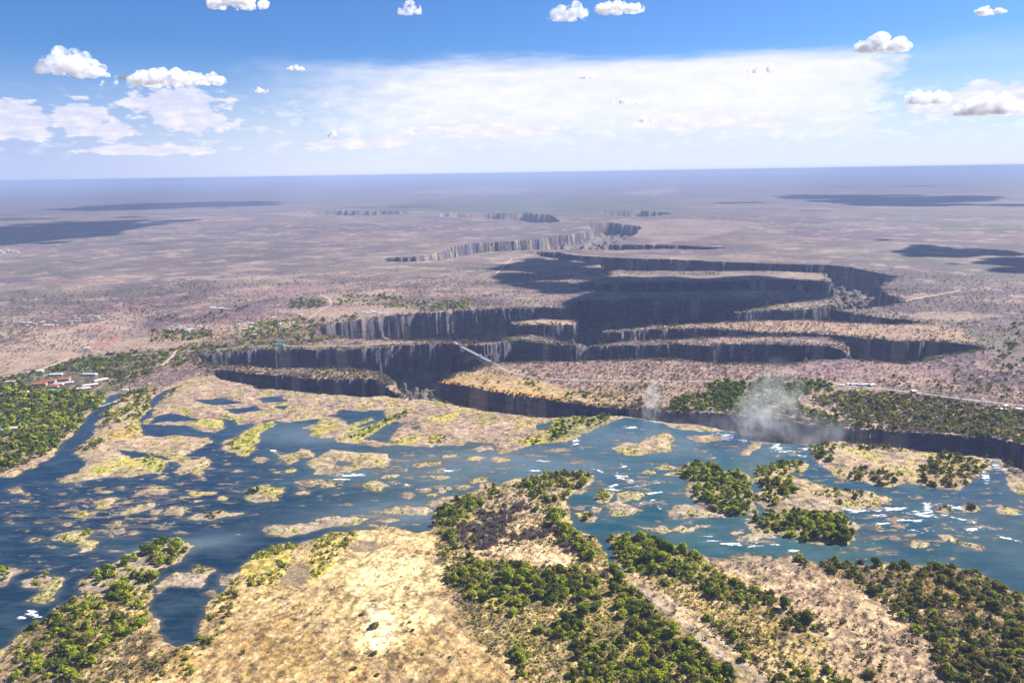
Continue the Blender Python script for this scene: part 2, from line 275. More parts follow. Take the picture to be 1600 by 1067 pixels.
# ground colour zones: polygon in the photo, colour (linear), feather in metres, warp in metres, strength
TAN=(0.48,0.36,0.23); GOLD=(0.50,0.36,0.17); ORA=(0.52,0.27,0.10); WHI=(0.90,0.80,0.62); PNK=(0.50,0.35,0.27); GRS=(0.22,0.26,0.06); YEL=(0.46,0.42,0.10)
MAU=(0.26,0.19,0.17); GRY=(0.23,0.20,0.18); RED=(0.46,0.24,0.17); DKG=(0.07,0.09,0.03); BRN=(0.16,0.11,0.07); PUR=(0.17,0.13,0.13)
ZONE = [
 ([(-100,590),(30,588),(70,575),(130,560),(200,552),(262,548),(262,575),(210,600),(172,618),(140,640),(110,680),(70,718),(30,733),(-100,745)], (0.13,0.16,0.05), 14, 20, .9),
 ([(30,742),(70,722),(110,683),(137,650),(125,662),(90,690),(60,706),(20,715),(-60,718),(-60,745)], PNK, 6, 8, .9),
 ([(155,570),(200,560),(275,560),(330,575),(300,590),(230,608),(180,605)], MAU, 15, 20, .7),
 ([(290,545),(330,535),(430,530),(480,540),(720,538),(720,548),(400,548),(300,560)], (0.22,0.21,0.10), 15, 20, .8),
 ([(340,530),(380,515),(480,512),(470,500),(400,505),(340,515),(310,527)], (0.50,0.38,0.18), 14, 18, .8),
 ([(215,530),(280,525),(330,528),(310,545),(200,550),(150,555),(130,545)], TAN, 14, 20, .8),
 ([(50,512),(130,512),(175,508),(165,516),(100,518)], RED, 14, 10, .9),
 ([(130,545),(160,528),(180,520),(190,530),(160,548)], RED, 14, 10, .8),
 ([(-50,560),(110,548),(130,556),(20,585),(-50,600)], TAN, 14, 20, .7),
 ([(350,455),(480,450),(470,465),(380,468)], (0.42,0.27,0.22), 30, 30, .8),
 ([(495,462),(530,475),(600,480),(560,470),(520,460)], TAN, 20, 20, .8),
 ([(450,482),(560,480),(650,478),(660,490),(560,498),(460,494)], TAN, 20, 20, .85),
 ([(680,598),(700,588),(760,582),(800,588),(860,600),(900,612),(960,625),(960,636),(900,630),(800,616),(720,603)], GOLD, 5, 9, .95),
 ([(676,599),(690,594),(800,612),(870,622),(900,630),(890,634),(800,619),(720,605)], ORA, 4, 5, .85),
 ([(335,579),(400,584),(480,590),(590,590),(590,595),(480,594),(400,588),(335,583)], (0.58,0.36,0.14), 4, 3, .95),
 ([(800,560),(900,566),(1000,563),(1130,570),(1230,572),(1320,566),(1420,571),(1480,575),(1500,600),(1300,596),(1100,592),(900,590),(800,578)], (0.40,0.28,0.24), 12, 20, .85),
 ([(860,604),(1000,600),(1110,604),(1130,625),(1060,635),(960,635)], (0.36,0.26,0.18), 12, 20, .8),
 ([(1180,640),(1230,655),(1262,664),(1200,652),(1100,646),(1060,644),(1060,640)], GRS, 4, 5, .9),
 ([(940,512),(1060,506),(1200,501),(1300,503),(1430,508),(1500,515),(1530,535),(1400,531),(1300,523),(1200,519),(1100,512),(1000,515)], (0.58,0.40,0.24), 10, 12, .9),
 ([(1400,490),(1500,488),(1580,495),(1500,502),(1440,500)], TAN, 20, 20, .8),
 ([(1405,465),(1440,459),(1470,461),(1430,470)], TAN, 12, 10, .9),
 ([(800,503),(840,499),(897,501),(901,507),(830,508)], (0.62,0.45,0.25), 4, 4, .95),
 ([(1000,432),(1290,429),(1295,437),(1100,438),(1000,438)], TAN, 15, 14, .8),
 ([(1000,398),(1150,402),(1300,408),(1290,412),(1100,406)], (0.45,0.33,0.26), 30, 30, .8),
 ([(960,345),(1100,343),(1200,350),(1150,362),(1040,380),(1000,372)], (0.45,0.33,0.26), 90, 90, .7),
 ([(620,300),(760,292),(850,296),(800,302),(700,304)], (0.5,0.35,0.27), 300, 200, .6),
 ([(960,303),(1030,295),(1060,297),(1020,306)], (0.5,0.35,0.27), 300, 200, .7),
 ([(950,275),(1040,275),(1060,279),(960,280)], (0.55,0.38,0.27), 500, 300, .7),
 ([(600,320),(700,308),(900,305),(1020,310),(1080,330),(900,332),(700,333),(560,328)], (0.09,0.14,0.10), 300, 300, .9),
 ([(260,343),(330,339),(395,342),(390,346),(300,348)], (0.50,0.30,0.2), 80, 50, .8),
 ([(420,335),(460,332),(510,335),(480,340)], (0.5,0.38,0.3), 80, 50, .6),
 ([(1330,342),(1600,352),(1600,360),(1400,352)], (0.10,0.14,0.07), 60, 60, .7),
 # river shelves and islands
 ([(235,612),(340,590),(540,622),(700,632),(980,650),(980,690),(800,705),(600,700),(230,690)], (0.36,0.25,0.20), 12, 20, .9),
 ([(330,600),(480,618),(640,632),(760,650),(760,662),(620,645),(480,640),(360,615)], (0.33,0.25,0.21), 10, 18, .8),
 ([(115,745),(160,725),(190,715),(250,720),(260,735),(200,742)], YEL, 6, 14, .8),
 ([(172,672),(200,668),(222,672),(220,682),(190,692),(165,690)], (0.6,0.42,0.15), 8, 12, .9),
 ([(150,690),(220,685),(320,686),(300,700),(200,700),(150,720),(130,745)], PNK, 10, 14, .7),
 ([(225,722),(245,715),(262,725),(250,738),(235,735)], (0.17,0.22,0.05), 6, 8, .8),
 ([(285,656),(350,655),(348,668),(320,672)], YEL, 6, 9, .8), ([(345,695),(385,672),(430,656),(432,664),(400,690),(380,712)], (0.38,0.38,0.09), 6, 10, .85),
 ([(495,650),(525,652),(530,664),(500,685),(480,680)], YEL, 6, 10, .8),
 ([(545,665),(575,655),(640,645),(600,672),(560,690),(540,682)], (0.28,0.32,0.07), 5, 9, .85),
 ([(610,692),(640,680),(665,682),(640,694)], YEL, 5, 7, .9), ([(665,694),(675,682),(697,684),(690,692)], YEL, 5, 7, .9),
 ([(650,664),(680,655),(720,642),(715,655),(690,664)], YEL, 6, 8, .85),
 ([(812,695),(830,682),(852,688),(840,697)], YEL, 5, 7, .9), ([(855,690),(850,670),(875,650),(895,645),(960,646),(950,662),(925,674),(880,688)], (0.18,0.22,0.06), 6, 8, .85),
 ([(1062,735),(1075,723),(1125,725),(1178,752),(1183,790),(1180,806),(1130,806),(1090,784)], (0.20,0.19,0.08), 6, 8, .85),
 ([(1178,732),(1262,725),(1400,780),(1337,820),(1330,851),(1255,847),(1168,811),(1178,775)], (0.44,0.32,0.20), 6, 10, .9),
 ([(1168,811),(1200,795),(1290,803),(1337,820),(1330,851),(1255,847)], (0.22,0.22,0.07), 6, 10, .85),
 ([(1268,700),(1320,690),(1540,716),(1547,728),(1490,766),(1310,746),(1273,720)], (0.46,0.34,0.23), 6, 12, .9),
 ([(1450,715),(1545,718),(1530,745),(1490,765),(1460,762),(1450,740)], (0.25,0.20,0.08), 8, 10, .7),
 # near bank
 ([(1100,860),(1240,865),(1330,890),(1420,950),(1470,1010),(1500,1067),(1300,1067),(1250,980),(1120,900),(1080,880)], (0.42,0.32,0.25), 8, 14, .9),
 ([(1105,868),(1225,872),(1300,905),(1220,905),(1130,885)], (0.30,0.24,0.22), 8, 14, .9),
 ([(1225,868),(1300,876),(1480,880),(1570,912),(1700,1000),(1700,1100),(1520,1067),(1440,990),(1350,930),(1260,890)], (0.17,0.13,0.05), 8, 12, .9),
 ([(1445,905),(1520,915),(1560,960),(1500,960),(1440,925)], (0.36,0.22,0.08), 8, 12, .7),
 ([(676,800),(745,765),(830,745),(930,740),(880,790),(940,850),(1000,905),(1040,940),(1230,1067),(800,1067),(740,1000),(690,900)], (0.30,0.25,0.10), 8, 14, .95),
 ([(740,790),(800,765),(850,800),(900,850),(930,880),(820,885),(740,850)], (0.52,0.39,0.30), 8, 14, .9),
 ([(745,850),(800,842),(900,868),(880,885),(800,890),(700,870)], (0.66,0.50,0.38), 6, 12, .9),
 ([(942,840),(1050,850),(1110,880),(1130,895),(1280,1000),(1330,1067),(1240,1067),(1100,985),(1000,905)], (0.37,0.29,0.13), 8, 12, .95),
 ([(950,845),(1050,850),(1110,880),(1090,910),(1000,900)], (0.22,0.22,0.07), 8, 12, .8),
 ([(966,895),(1000,905),(1030,940),(1090,985),(1150,1030),(1190,1067),(1240,1067),(1130,985),(1070,950),(1010,905),(975,890)], (0.48,0.36,0.27), 5, 6, .95),
 ([(850,960),(900,955),(890,975),(850,975)], (0.6,0.38,0.22), 5, 6, .6),
 # central sand spit
 ([(380,880),(470,850),(560,828),(676,825),(690,900),(740,1000),(830,1067),(230,1067),(270,1020),(330,950)], (0.50,0.38,0.22), 8, 12, .95),
 ([(225,1067),(300,1010),(420,960),(560,1000),(560,1067)], (0.34,0.23,0.11), 20, 25, .85),
 ([(600,985),(760,990),(840,1067),(580,1067)], (0.36,0.24,0.12), 20, 20, .7),
 ([(570,830),(660,828),(680,850),(690,900),(680,940),(600,920),(540,900),(500,880),(520,850)], (0.72,0.56,0.36), 12, 16, .85),
 ([(545,900),(590,870),(650,880),(660,930),(680,970),(650,1000),(600,1025),(560,1030),(545,980)], (0.86,0.70,0.46), 8, 14, .85),
 ([(575,925),(600,945),(630,975),(625,1005),(595,1010),(570,990),(575,960),(570,935)], WHI, 5, 14, .8),
 ([(630,870),(690,885),(680,930),(620,930),(590,905)], (0.80,0.65,0.44), 5, 12, .7),
 ([(370,900),(385,870),(430,848),(470,850),(455,880),(440,910),(400,915)], (0.42,0.38,0.09), 5, 9, .9),
 ([(485,880),(490,845),(550,830),(560,840),(520,880),(500,900),(485,910)], (0.44,0.40,0.10), 5, 9, .85),
 ([(100,1067),(40,1040),(40,990),(120,940),(235,935),(235,975),(190,1010),(130,1067)], (0.17,0.16,0.05), 8, 12, .9),
 ([(100,965),(160,940),(220,960),(170,1000),(110,1000)], (0.50,0.36,0.19), 6, 14, .7),
 ([(150,1067),(210,1000),(240,960),(275,1010),(225,1067)], BRN, 6, 14, .9),
]
G_W = [W(p) for p in GORGE]; M_W = [W(p) for p in MESA]; R_W = W([p for p in RIVER]); L_W = [W(p) for p in LAND]; P_W = [W(p) for p in POND]
Z_W = [(W(z[0]),) + tuple(z[1:]) for z in ZONE]
RD_W = [(W(r[0]), r[1], r[2]) for r in ROADS]
LINES = [([(210,480),(500,455),(780,425)], 9, (.52,.40,.30), .7), ([(0,545),(200,508),(330,470),(430,425),(700,400)], 8, (.50,.38,.30), .7), ([(0,430),(250,415),(430,395),(560,380)], 30, (.08,.095,.05), .7),
 ([(1050,375),(1300,371),(1600,386)], 28, (.08,.095,.05), .7), ([(560,455),(700,440),(800,415)], 16, (.09,.10,.06), .7), ([(1380,440),(1500,430),(1620,434)], 18, (.08,.09,.05), .6), ([(300,365),(520,360),(700,352)], 45, (.09,.10,.06), .6),
 ([(100,400),(350,380),(600,372)], 16, (.50,.38,.28), .6), ([(1200,350),(1400,362),(1620,368)], 25, (.5,.38,.3), .5), ([(0,480),(180,470),(420,462)], 22, (.09,.10,.055), .6), ([(1100,400),(1350,396),(1620,420)], 12, (.5,.38,.3), .6),
 ([(980,905),(1020,935),(1065,972),(1115,1015),(1180,1062),(1230,1100)], 8.0, (.55,.42,.33), .8),([(650,905),(605,915),(560,935),(543,965),(533,1000),(540,1035)], 3.0, (.22,.16,.05), .8), ([(690,905),(735,950),(800,1010),(870,1075)], 2.5, (.20,.14,.07), .8), ([(660,925),(700,965),(760,1025),(810,1075)], 2.2, (.22,.15,.08), .8),
 ([(640,855),(560,900),(480,960),(420,1030),(390,1075)], 2.2, (.24,.17,.09), .7), ([(600,850),(540,885),(470,930),(400,985),(340,1060)], 2.0, (.70,.55,.36), .3), ([(620,860),(580,905),(555,930)], 3.0, (.82,.68,.46), .7),
 ([(680,870),(660,900),(668,940),(690,985),(700,1030)], 2.2, (.24,.17,.09), .7), ([(430,930),(400,960),(380,1000)], 3, (.72,.57,.38), .35), ([(470,920),(440,955),(425,990)], 3, (.72,.57,.38), .35), ([(510,915),(480,950),(465,985)], 3, (.7,.55,.36), .3),
 ([(1010,935),(1060,985),(1110,1025),(1180,1075)], 2.0, (.20,.15,.12), .7), ([(1030,925),(1090,975),(1140,1015),(1200,1070)], 2.0, (.65,.5,.4), .7), ([(905,1000),(940,1040),(975,1075)], 3.5, (.5,.36,.2), .8), ([(840,985),(900,1000),(960,1030)], 3, (.5,.36,.2), .7),
 ([(1300,1000),(1350,975),(1390,965),(1440,985)], 3, (.17,.13,.10), .8), ([(700,520),(760,500)], 3, (.4,.3,.2), .3)]
LINES_W = [(W(l[0]),) + tuple(l[1:]) for l in LINES]
def ell_field(x, y, e):
    """0..1 bump for a photo ellipse laid on the ground"""
    cx, cy, rx, ry = e[:4]; rot = math.radians(e[4]) if len(e) > 4 else 0
    c = at(cx, cy); a = at(cx + rx * math.cos(rot), cy - rx * math.sin(rot)) - c; b = at(cx + ry * math.sin(rot), cy + ry * math.cos(rot)) - c
    out = np.zeros(x.shape, np.float32); R = max(np.hypot(*a), np.hypot(*b)) * 2.2
    k = np.nonzero((abs(x - c[0]) < R) & (abs(y - c[1]) < R))[0]
    if len(k) == 0: return out
    M = np.linalg.inv(np.array([[a[0], b[0]], [a[1], b[1]]])); X = x[k] - c[0]; Y = y[k] - c[1]
    u = M[0, 0] * X + M[0, 1] * Y; v = M[1, 0] * X + M[1, 1] * Y
    out[k] = np.exp(-(u * u + v * v) * 1.1); return out

DEPTH = 135.0
def gorge_sd(x, y):
    d = np.full(x.shape, -60.0, np.float32)
    for P in G_W: d = np.maximum(d, sdf(x, y, P))
    for P in M_W: d = np.minimum(d, -sdf(x, y, P))
    return d
def fields(x, y):
    """everything about the ground at points x, y"""
    x = np.asarray(x, np.float64); y = np.asarray(y, np.float64)
    r = np.hypot(x, y)
    g = gorge_sd(x, y)
    near = ss(-r, -9000, -4500)
    # fluted, gullied walls
    k = np.nonzero(g > -40)[0]
    X = x[k]; Y = y[k]; far = np.clip(r[k] / 2500.0, .6, 3.0)
    gw = g[k] + fbm(X, Y, 46, 3, 21) * 34 * np.minimum(far, 1.4) + fbm(X, Y, 15, 3, 31, .6) * 22 + fbm(X, Y, 5, 2, 33) * 5
    gg = g.copy(); gg[k] = gw
    riv = sdf(x, y, R_W, 80.0)
    isl = np.full(x.shape, -60.0, np.float32)
    for P in L_W: isl = np.maximum(isl, sdf(x, y, P, 40.0))
    for P in P_W: isl = np.minimum(isl, -sdf(x, y, P, 40.0))
    land = np.maximum(-riv, isl)
    for P in P_W: land = np.minimum(land, np.where(riv < 0, -sdf(x, y, P, 40.0), land))
    nk = np.nonzero((land > -40) & (r < 3200))[0]
    rag = np.zeros(x.shape, np.float32)
    rag[nk] = fbm(x[nk], y[nk], 26, 4, 41, .6) * 21 + fbm(x[nk] * .7, y[nk], 8, 3, 43, .6) * 8
    land2 = land + rag
    z = np.where(land2 > 0, np.minimum(land2 * 0.10, 1.6) + 0.10, np.maximum(land2 * 0.08, -2.2)).astype(np.float32)
    # rocks that break the surface in the rapids
    rap = np.zeros(x.shape, np.float32)
    for e in RAPID: rap = np.maximum(rap, ell_field(x, y, e) * e[4 + 0] / 7.0 if len(e) == 5 else 0)
    kk = np.nonzero((rap > .04) & (land2 < 0))[0]
    rock = fbm(x[kk] * .40, y[kk], 9, 4, 51, .7)
    th = 0.225 - 0.13 * rap[kk]
    z[kk] = np.maximum(z[kk], np.clip((rock - th) * 7, -2.2, .7))
    # plateau relief
    pl = ss(land2, 6, 60)
    z += pl * (1.0 + 10.0 * fbm(x, y, 900, 3, 61) * ss(r, 1300, 3500))
    ruf = nk
    z[nk] += (fbm(x[nk], y[nk], 5, 3, 71, .7) * 1.0) * ss(land2[nk], 0, 6)
    far = ss(r, 6000, 16000)
    z += far * (55 * fbm(x, y, 9000, 4, 81) - 5)
    z += 110 * ss(r, 24000, 60000) * np.exp(-((x - 3000) / 24000.0) ** 2) 
    # the gorge itself: cliff, ledge, talus
    gk = gg[k]; cm = g[k] + fbm(X, Y, 46, 3, 21) * 34 * np.minimum(far[k], 1.4) if False else g[k] + fbm(X, Y, 46, 3, 21) * 34 * np.clip(r[k] / 2500.0, .6, 1.4)
    uf = fbm(X, Y, 150, 3, 95) + .2; sc = np.clip(1.0 + 2.2 * fbm(X, Y, 210, 2, 96), .55, 1.9)
    gA = (cm + fbm(X, Y, 16, 3, 31, .6) * 20 + fbm(X, Y, 5, 2, 33) * 4) / sc
    gB = (cm + fbm(X, Y, 13, 3, 35, .6) * 20 + fbm(X, Y, 4, 2, 36) * 4) / sc
    gC = (cm + fbm(X, Y, 22, 3, 37, .6) * 24) / sc
    b1 = .26 + .5 * uf * .6; b2 = .24
    prof = b1 * ss(gA, 0, 4) + b2 * ss(gB, 5, 9.5) + .12 * ss(gC, 12, 18) + (1 - b1 - b2 - .12) * ss(gC, 20, 78)
    zz = -DEPTH * prof
    fan = np.clip(fbm(X, Y, 75, 3, 91), 0, 1)
    zz += np.where(gC > 6, fbm(X, Y, 9, 3, 101, .65) * 9, 0) + fan * 120 * ss(gC, 8, 30) * (1 - ss(gC, 60, 110) * .7)
    z[k] = z[k] * (1 - ss(gA, -2, 4)) + zz
    for e in SLOPES:
        b = ell_field(x, y, e); z = np.where(b > .05, z * (1 - b * .62), z)
    return dict(x=x, y=y, r=r, g=gg, riv=riv, land=land2, z=z, rap=rap)
def lerpc(c, col, w):
    w = w[:, None]; return c * (1 - w) + np.array(col, np.float32) * w
def colour(F):
    x, y, r, g, land = F['x'], F['y'], F['r'], F['g'], F['land']
    n = len(x); c = np.tile(np.array([0.33, 0.255, 0.195], np.float32), (n, 1))
    a = fbm(x, y, 420, 5, 111, .6); b = fbm(x, y, 1500, 4, 121, .55); d = fbm(x, y, 60, 3, 131, .6)
    c = lerpc(c, (0.175, 0.125, 0.13), ss(a + b * .6, -0.02, 0.20) * .8)
    c = lerpc(c, (0.50, 0.38, 0.24), ss(-a - b * .3 + d * .5, 0.06, 0.22) * .85)
    e = fbm(x, y, 700, 4, 141, .6)
    c = lerpc(c, (0.18, 0.20, 0.09), ss(e + d * .3, 0.08, 0.20) * .5)
    c = lerpc(c, (0.42, 0.24, 0.18), ss(-e + b * .3, 0.14, 0.26) * .5)
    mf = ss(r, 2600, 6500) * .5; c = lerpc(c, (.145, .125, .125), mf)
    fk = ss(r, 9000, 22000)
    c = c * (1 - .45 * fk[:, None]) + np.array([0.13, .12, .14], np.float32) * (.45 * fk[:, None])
    h1 = fbm(x, y, 130, 4, 145, .65)
    c = lerpc(c, (0.13, 0.10, 0.105), ss(h1, .05, .20) * .65 * (r < 9000)); c = lerpc(c, (0.56, 0.43, 0.30), ss(-h1 + d * .3, .09, .22) * .6 * (r < 9000))
    # dry river rock where land is low
    k = (F['riv'] > -8)
    c[k] = lerpc(c[k], (0.42, 0.33, 0.22), np.full(k.sum(), .85, np.float32))
    n8 = fbm(x, y, 28, 4, 151, .6); n9 = fbm(x, y, 9, 3, 161, .6)
    for P, col, fe, wp, st in Z_W:
        s = sdf(x, y, P, max(fe, wp) * 1.6 + 10)
        kk = np.nonzero(s > -max(fe, wp) * 1.5 - 5)[0]
        if len(kk) == 0: continue
        nn = n8[kk] if wp < 60 else a[kk]
        w = ss(s[kk] + nn * wp * 2.6, -fe * .6, fe * .6) * st * np.clip(.72 + 1.6 * n9[kk] + 1.2 * nn, .25, 1)
        c[kk] = lerpc(c[kk], col, w)
    # yellow reeds and grass patches on the low river ground
    k = np.nonzero((F['riv'] > -4) & (land > 0) & (r < 2600))[0]
    w = ss(n8[k] + n9[k] * .3, .05, .16) * .75
    c[k] = lerpc(c[k], (0.42, 0.37, 0.12), w)
    w = ss(-n8[k] + n9[k] * .5, .10, .22) * .6
    c[k] = lerpc(c[k], (0.19, 0.14, 0.13), w)
    k = np.nonzero((r < 2400) & (g < 0))[0]; m1 = fbm(x[k], y[k], 10, 4, 155, .7)
    c[k] = lerpc(c[k], (0.62, 0.49, 0.38), ss(m1, .07, .24) * .6); c[k] *= (1 - .55 * ss(-m1, .04, .22))[:, None]
    k = np.nonzero((r < 1350) & (F['riv'] < 0))[0]; wv = ss(-r[k], -1350, -1000)[:, None]
    sx_, sy_ = x[k] * .93 - y[k] * .36, x[k] * .36 + y[k] * .93
    st = .55 * fbm(sx_ * 1.0, sy_ * .2, 5, 4, 157, .7) + .6 * fbm(x[k], y[k], 12, 4, 159, .75) + .5 * fbm(x[k], y[k] * .8, 2.6, 2, 158)
    c[k] *= 1 + wv * (st[:, None] * 2.3); c[k] *= (1 - wv) + wv * np.array([1.08, .98, .74], np.float32)
    c = np.clip(c, .01, .95)
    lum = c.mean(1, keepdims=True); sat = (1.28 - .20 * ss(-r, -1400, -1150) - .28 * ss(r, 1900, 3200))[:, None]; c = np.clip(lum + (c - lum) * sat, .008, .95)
    for ln, wd_, col_, st_ in LINES_W:
        mm_ = max(14, wd_ * 2.5); dl = sdline(x, y, ln, mm_); kk = np.nonzero(dl < mm_ - 1)[0]
        if len(kk): c[kk] = lerpc(c[kk], col_, (1 - ss(dl[kk] + n9[kk] * 9, wd_ * .4, wd_)) * st_ * np.clip(.7 + 2.2 * n8[kk], 0, 1))
    # wet margin and river bed
    k = np.nonzero(land < 1.2)[0]
    c[k] = lerpc(c[k], (0.20, 0.145, 0.10), ss(-land[k], -1.2, .6) * .75)
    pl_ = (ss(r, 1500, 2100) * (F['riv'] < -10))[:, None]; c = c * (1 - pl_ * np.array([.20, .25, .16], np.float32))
    # cliffs
    k = np.nonzero(g > -30)[0]
    X = x[k]; Y = y[k]; gk = g[k]
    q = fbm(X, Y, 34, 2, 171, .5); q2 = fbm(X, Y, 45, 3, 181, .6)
    rc = np.tile(np.array([0.098, 0.088, 0.112], np.float32), (len(k), 1))  # basalt base leans blue: the walls' blue shade put into the colour
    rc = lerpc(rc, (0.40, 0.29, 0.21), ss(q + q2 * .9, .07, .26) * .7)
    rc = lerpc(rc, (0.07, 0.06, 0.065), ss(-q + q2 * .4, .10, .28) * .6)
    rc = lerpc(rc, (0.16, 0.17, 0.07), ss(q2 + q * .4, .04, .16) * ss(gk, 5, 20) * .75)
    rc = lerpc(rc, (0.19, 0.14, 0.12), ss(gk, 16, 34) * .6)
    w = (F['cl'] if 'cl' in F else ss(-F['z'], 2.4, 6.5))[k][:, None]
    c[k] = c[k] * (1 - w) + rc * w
    return c
def bushy(F):
    """density 0..1 of the bare grey scrub painted and planted on the plateau"""
    x, y = F['x'], F['y']
    a = fbm(x, y, 260, 4, 191, .6)
    return np.clip(.62 + a * 1.4, .15, 1) * ss(F['land'], 8, 25) * (1 - ss(F['g'], -4, 0)) * (F['riv'] < -6)

# ------------------------------------------------------------------ mesh and material helpers
def add_mesh(name, co, faces, mat=None, parent=None, smooth=False, attrs=None):
    """co (n,3); faces (m,k) int array with k constant"""
    me = bpy.data.meshes.new(name); co = np.ascontiguousarray(co, np.float32); faces = np.ascontiguousarray(faces, np.int32)
    k = faces.shape[1]
    me.vertices.add(len(co)); me.vertices.foreach_set('co', co.ravel())
    me.loops.add(faces.size); me.loops.foreach_set('vertex_index', faces.ravel())
    me.polygons.add(len(faces)); me.polygons.foreach_set('loop_start', np.arange(0, faces.size, k, dtype=np.int32))
    me.polygons.foreach_set('loop_total', np.full(len(faces), k, np.int32))
    if smooth: me.polygons.foreach_set('use_smooth', np.ones(len(faces), bool))
    for an, av in (attrs or {}).items():
        if av.ndim == 2:
            t = me.attributes.new(an, 'FLOAT_COLOR', 'POINT')
            if av.shape[1] == 3: av = np.concatenate([av, np.ones((len(av), 1))], 1)
            t.data.foreach_set('color', np.ascontiguousarray(av, np.float32).ravel())
        else:
            t = me.attributes.new(an, 'FLOAT', 'POINT'); t.data.foreach_set('value', np.ascontiguousarray(av, np.float32))
    me.update(calc_edges=True)
    if mat: me.materials.append(mat)
    o = bpy.data.objects.new(name, me); COL.objects.link(o)
    if parent: o.parent = parent
    return o
def tag(o, label=None, cat=None, group=None, kind=None):
    if label: o['label'] = label
    if cat: o['category'] = cat
    if group: o['group'] = group
    if kind: o['kind'] = kind
    return o
def mat(name, rough=.9):
    mt = bpy.data.materials.new(name); mt.use_nodes = True; t = mt.node_tree; t.nodes.clear()
    b = N(t, 'ShaderNodeBsdfPrincipled'); b.inputs['Roughness'].default_value = rough
    b.inputs['Specular IOR Level'].default_value = .2
    o = N(t, 'ShaderNodeOutputMaterial'); L(t, b.outputs[0], o.inputs[0]); return mt, t, b

# ground
MG, t, b = mat('ground_material')
at1 = N(t, 'ShaderNodeAttribute', attribute_name='tint'); at2 = N(t, 'ShaderNodeAttribute', attribute_name='bush')
geo = N(t, 'ShaderNodeNewGeometry'); pos = geo.outputs['Position']
f1 = noise(t, pos, 0.09, 5, .7); f2 = noise(t, pos, 0.5, 4, .65); f3 = noise(t, pos, 0.012, 4, .6)
mul = math_(t, 'ADD', -0.05, math_(t, 'MULTIPLY', f1, 1.85), clamp=False); mul = math_(t, 'MULTIPLY', math_(t, 'MAXIMUM', mul, .15), math_(t, 'ADD', 0.25, math_(t, 'MULTIPLY', f2, 1.5)))
mul = math_(t, 'MULTIPLY', mul, math_(t, 'ADD', .65, math_(t, 'MULTIPLY', f3, .85)))
cc = N(t, 'ShaderNodeCombineXYZ'); [L(t, mul, cc.inputs[i]) for i in range(3)]
col = mixc(t, 1.0, at1.outputs['Color'], cc.outputs[0], 'MULTIPLY')
vo = N(t, 'ShaderNodeTexVoronoi'); vo.inputs['Scale'].default_value = 0.105; L(t, pos, vo.inputs['Vector'])
dens = math_(t, 'MULTIPLY', at2.outputs['Fac'], math_(t, 'ADD', .35, math_(t, 'MULTIPLY', f3, 1.0)))
dot = math_(t, 'SUBTRACT', 1.0, sstep(t, math_(t, 'SUBTRACT', vo.outputs['Distance'], math_(t, 'MULTIPLY', dens, .55)), 0.0, .16))
dot = math_(t, 'MULTIPLY', dot, math_(t, 'MULTIPLY', at2.outputs['Fac'], .85))
bc = mixc(t, vo.outputs['Color'], (0.085, 0.066, 0.066), (0.105, 0.115, 0.045))
bcf = N(t, 'ShaderNodeSeparateColor'); L(t, vo.outputs['Color'], bcf.inputs[0])
bc = mixc(t, sstep(t, bcf.outputs[0], .72, .8), (0.105, 0.082, 0.082), (0.085, 0.10, 0.035))
col = mixc(t, dot, col, bc)
at3 = N(t, 'ShaderNodeAttribute', attribute_name='cliff')
ms = N(t, 'ShaderNodeMapping'); ms.inputs['Scale'].default_value = (.018, .018, .14); L(t, pos, ms.inputs[0]); s1 = noise(t, ms.outputs[0], 1.0, 5, .65)
s2 = noise(t, pos, .055, 6, .72)
sr = math_(t, 'ADD', -.55, math_(t, 'ADD', math_(t, 'MULTIPLY', s1, 1.5), math_(t, 'MULTIPLY', s2, 1.7)), clamp=False); sr = math_(t, 'MAXIMUM', sr, .15)
ccs = N(t, 'ShaderNodeCombineXYZ'); [L(t, sr, ccs.inputs[i]) for i in range(3)]
col = mixc(t, at3.outputs['Fac'], col, mixc(t, 1.0, at1.outputs['Color'], ccs.outputs[0], 'MULTIPLY'))
L(t, col, b.inputs['Base Color'])
bp = N(t, 'ShaderNodeBump'); bp.inputs['Strength'].default_value = .9; bp.inputs['Distance'].default_value = 2.2
L(t, math_(t, 'ADD', math_(t, 'ADD', f1, math_(t, 'MULTIPLY', f2, .45)), math_(t, 'MULTIPLY', dot, .8)), bp.inputs['Height']); L(t, bp.outputs[0], b.inputs['Normal'])

# ------------------------------------------------------------------ the ground sheet
def rows_():
    r = [300.0]
    while r[-1] < 90000:
        d = r[-1]
        if d < 690: s = 6
        elif d < 1450: s = 1.3 + (d - 690) / 760 * .9
        elif d < 2300: s = 2.2 + (d - 1450) / 850 * .9
        elif d < 3300: s = 3.1 + (d - 2300) / 1000 * 2.4
        elif d < 7000: s = 5.5 + (d - 3300) / 3700 * 14
        else: s = d * .012
        r.append(d + s)
    return np.array(r)
def cols_():
    inner = np.linspace(-36.5, 36.5, 1180)
    outer = np.linspace(36.5, 62, 60)[1:]
    return np.radians(np.concatenate([-outer[::-1], inner, outer]))
ROWS = rows_(); COLS = cols_(); nr, nc = len(ROWS), len(COLS)
RR, TT = np.meshgrid(ROWS, COLS, indexing='ij')
gx = (RR * np.sin(TT)).ravel(); gy = (RR * np.cos(TT)).ravel()
FG = fields(gx, gy); gz = FG['z'].astype(np.float32)
idx = np.arange(nr * nc, dtype=np.int32).reshape(nr, nc)
quads = np.stack([idx[:-1, :-1], idx[1:, :-1], idx[1:, 1:], idx[:-1, 1:]], -1).reshape(-1, 4)[:, ::-1]
cl_ = (ss(-FG['z'], 2.4, 6.5) * (FG['g'] > -30)).reshape(nr, nc); dl_ = cl_.copy()
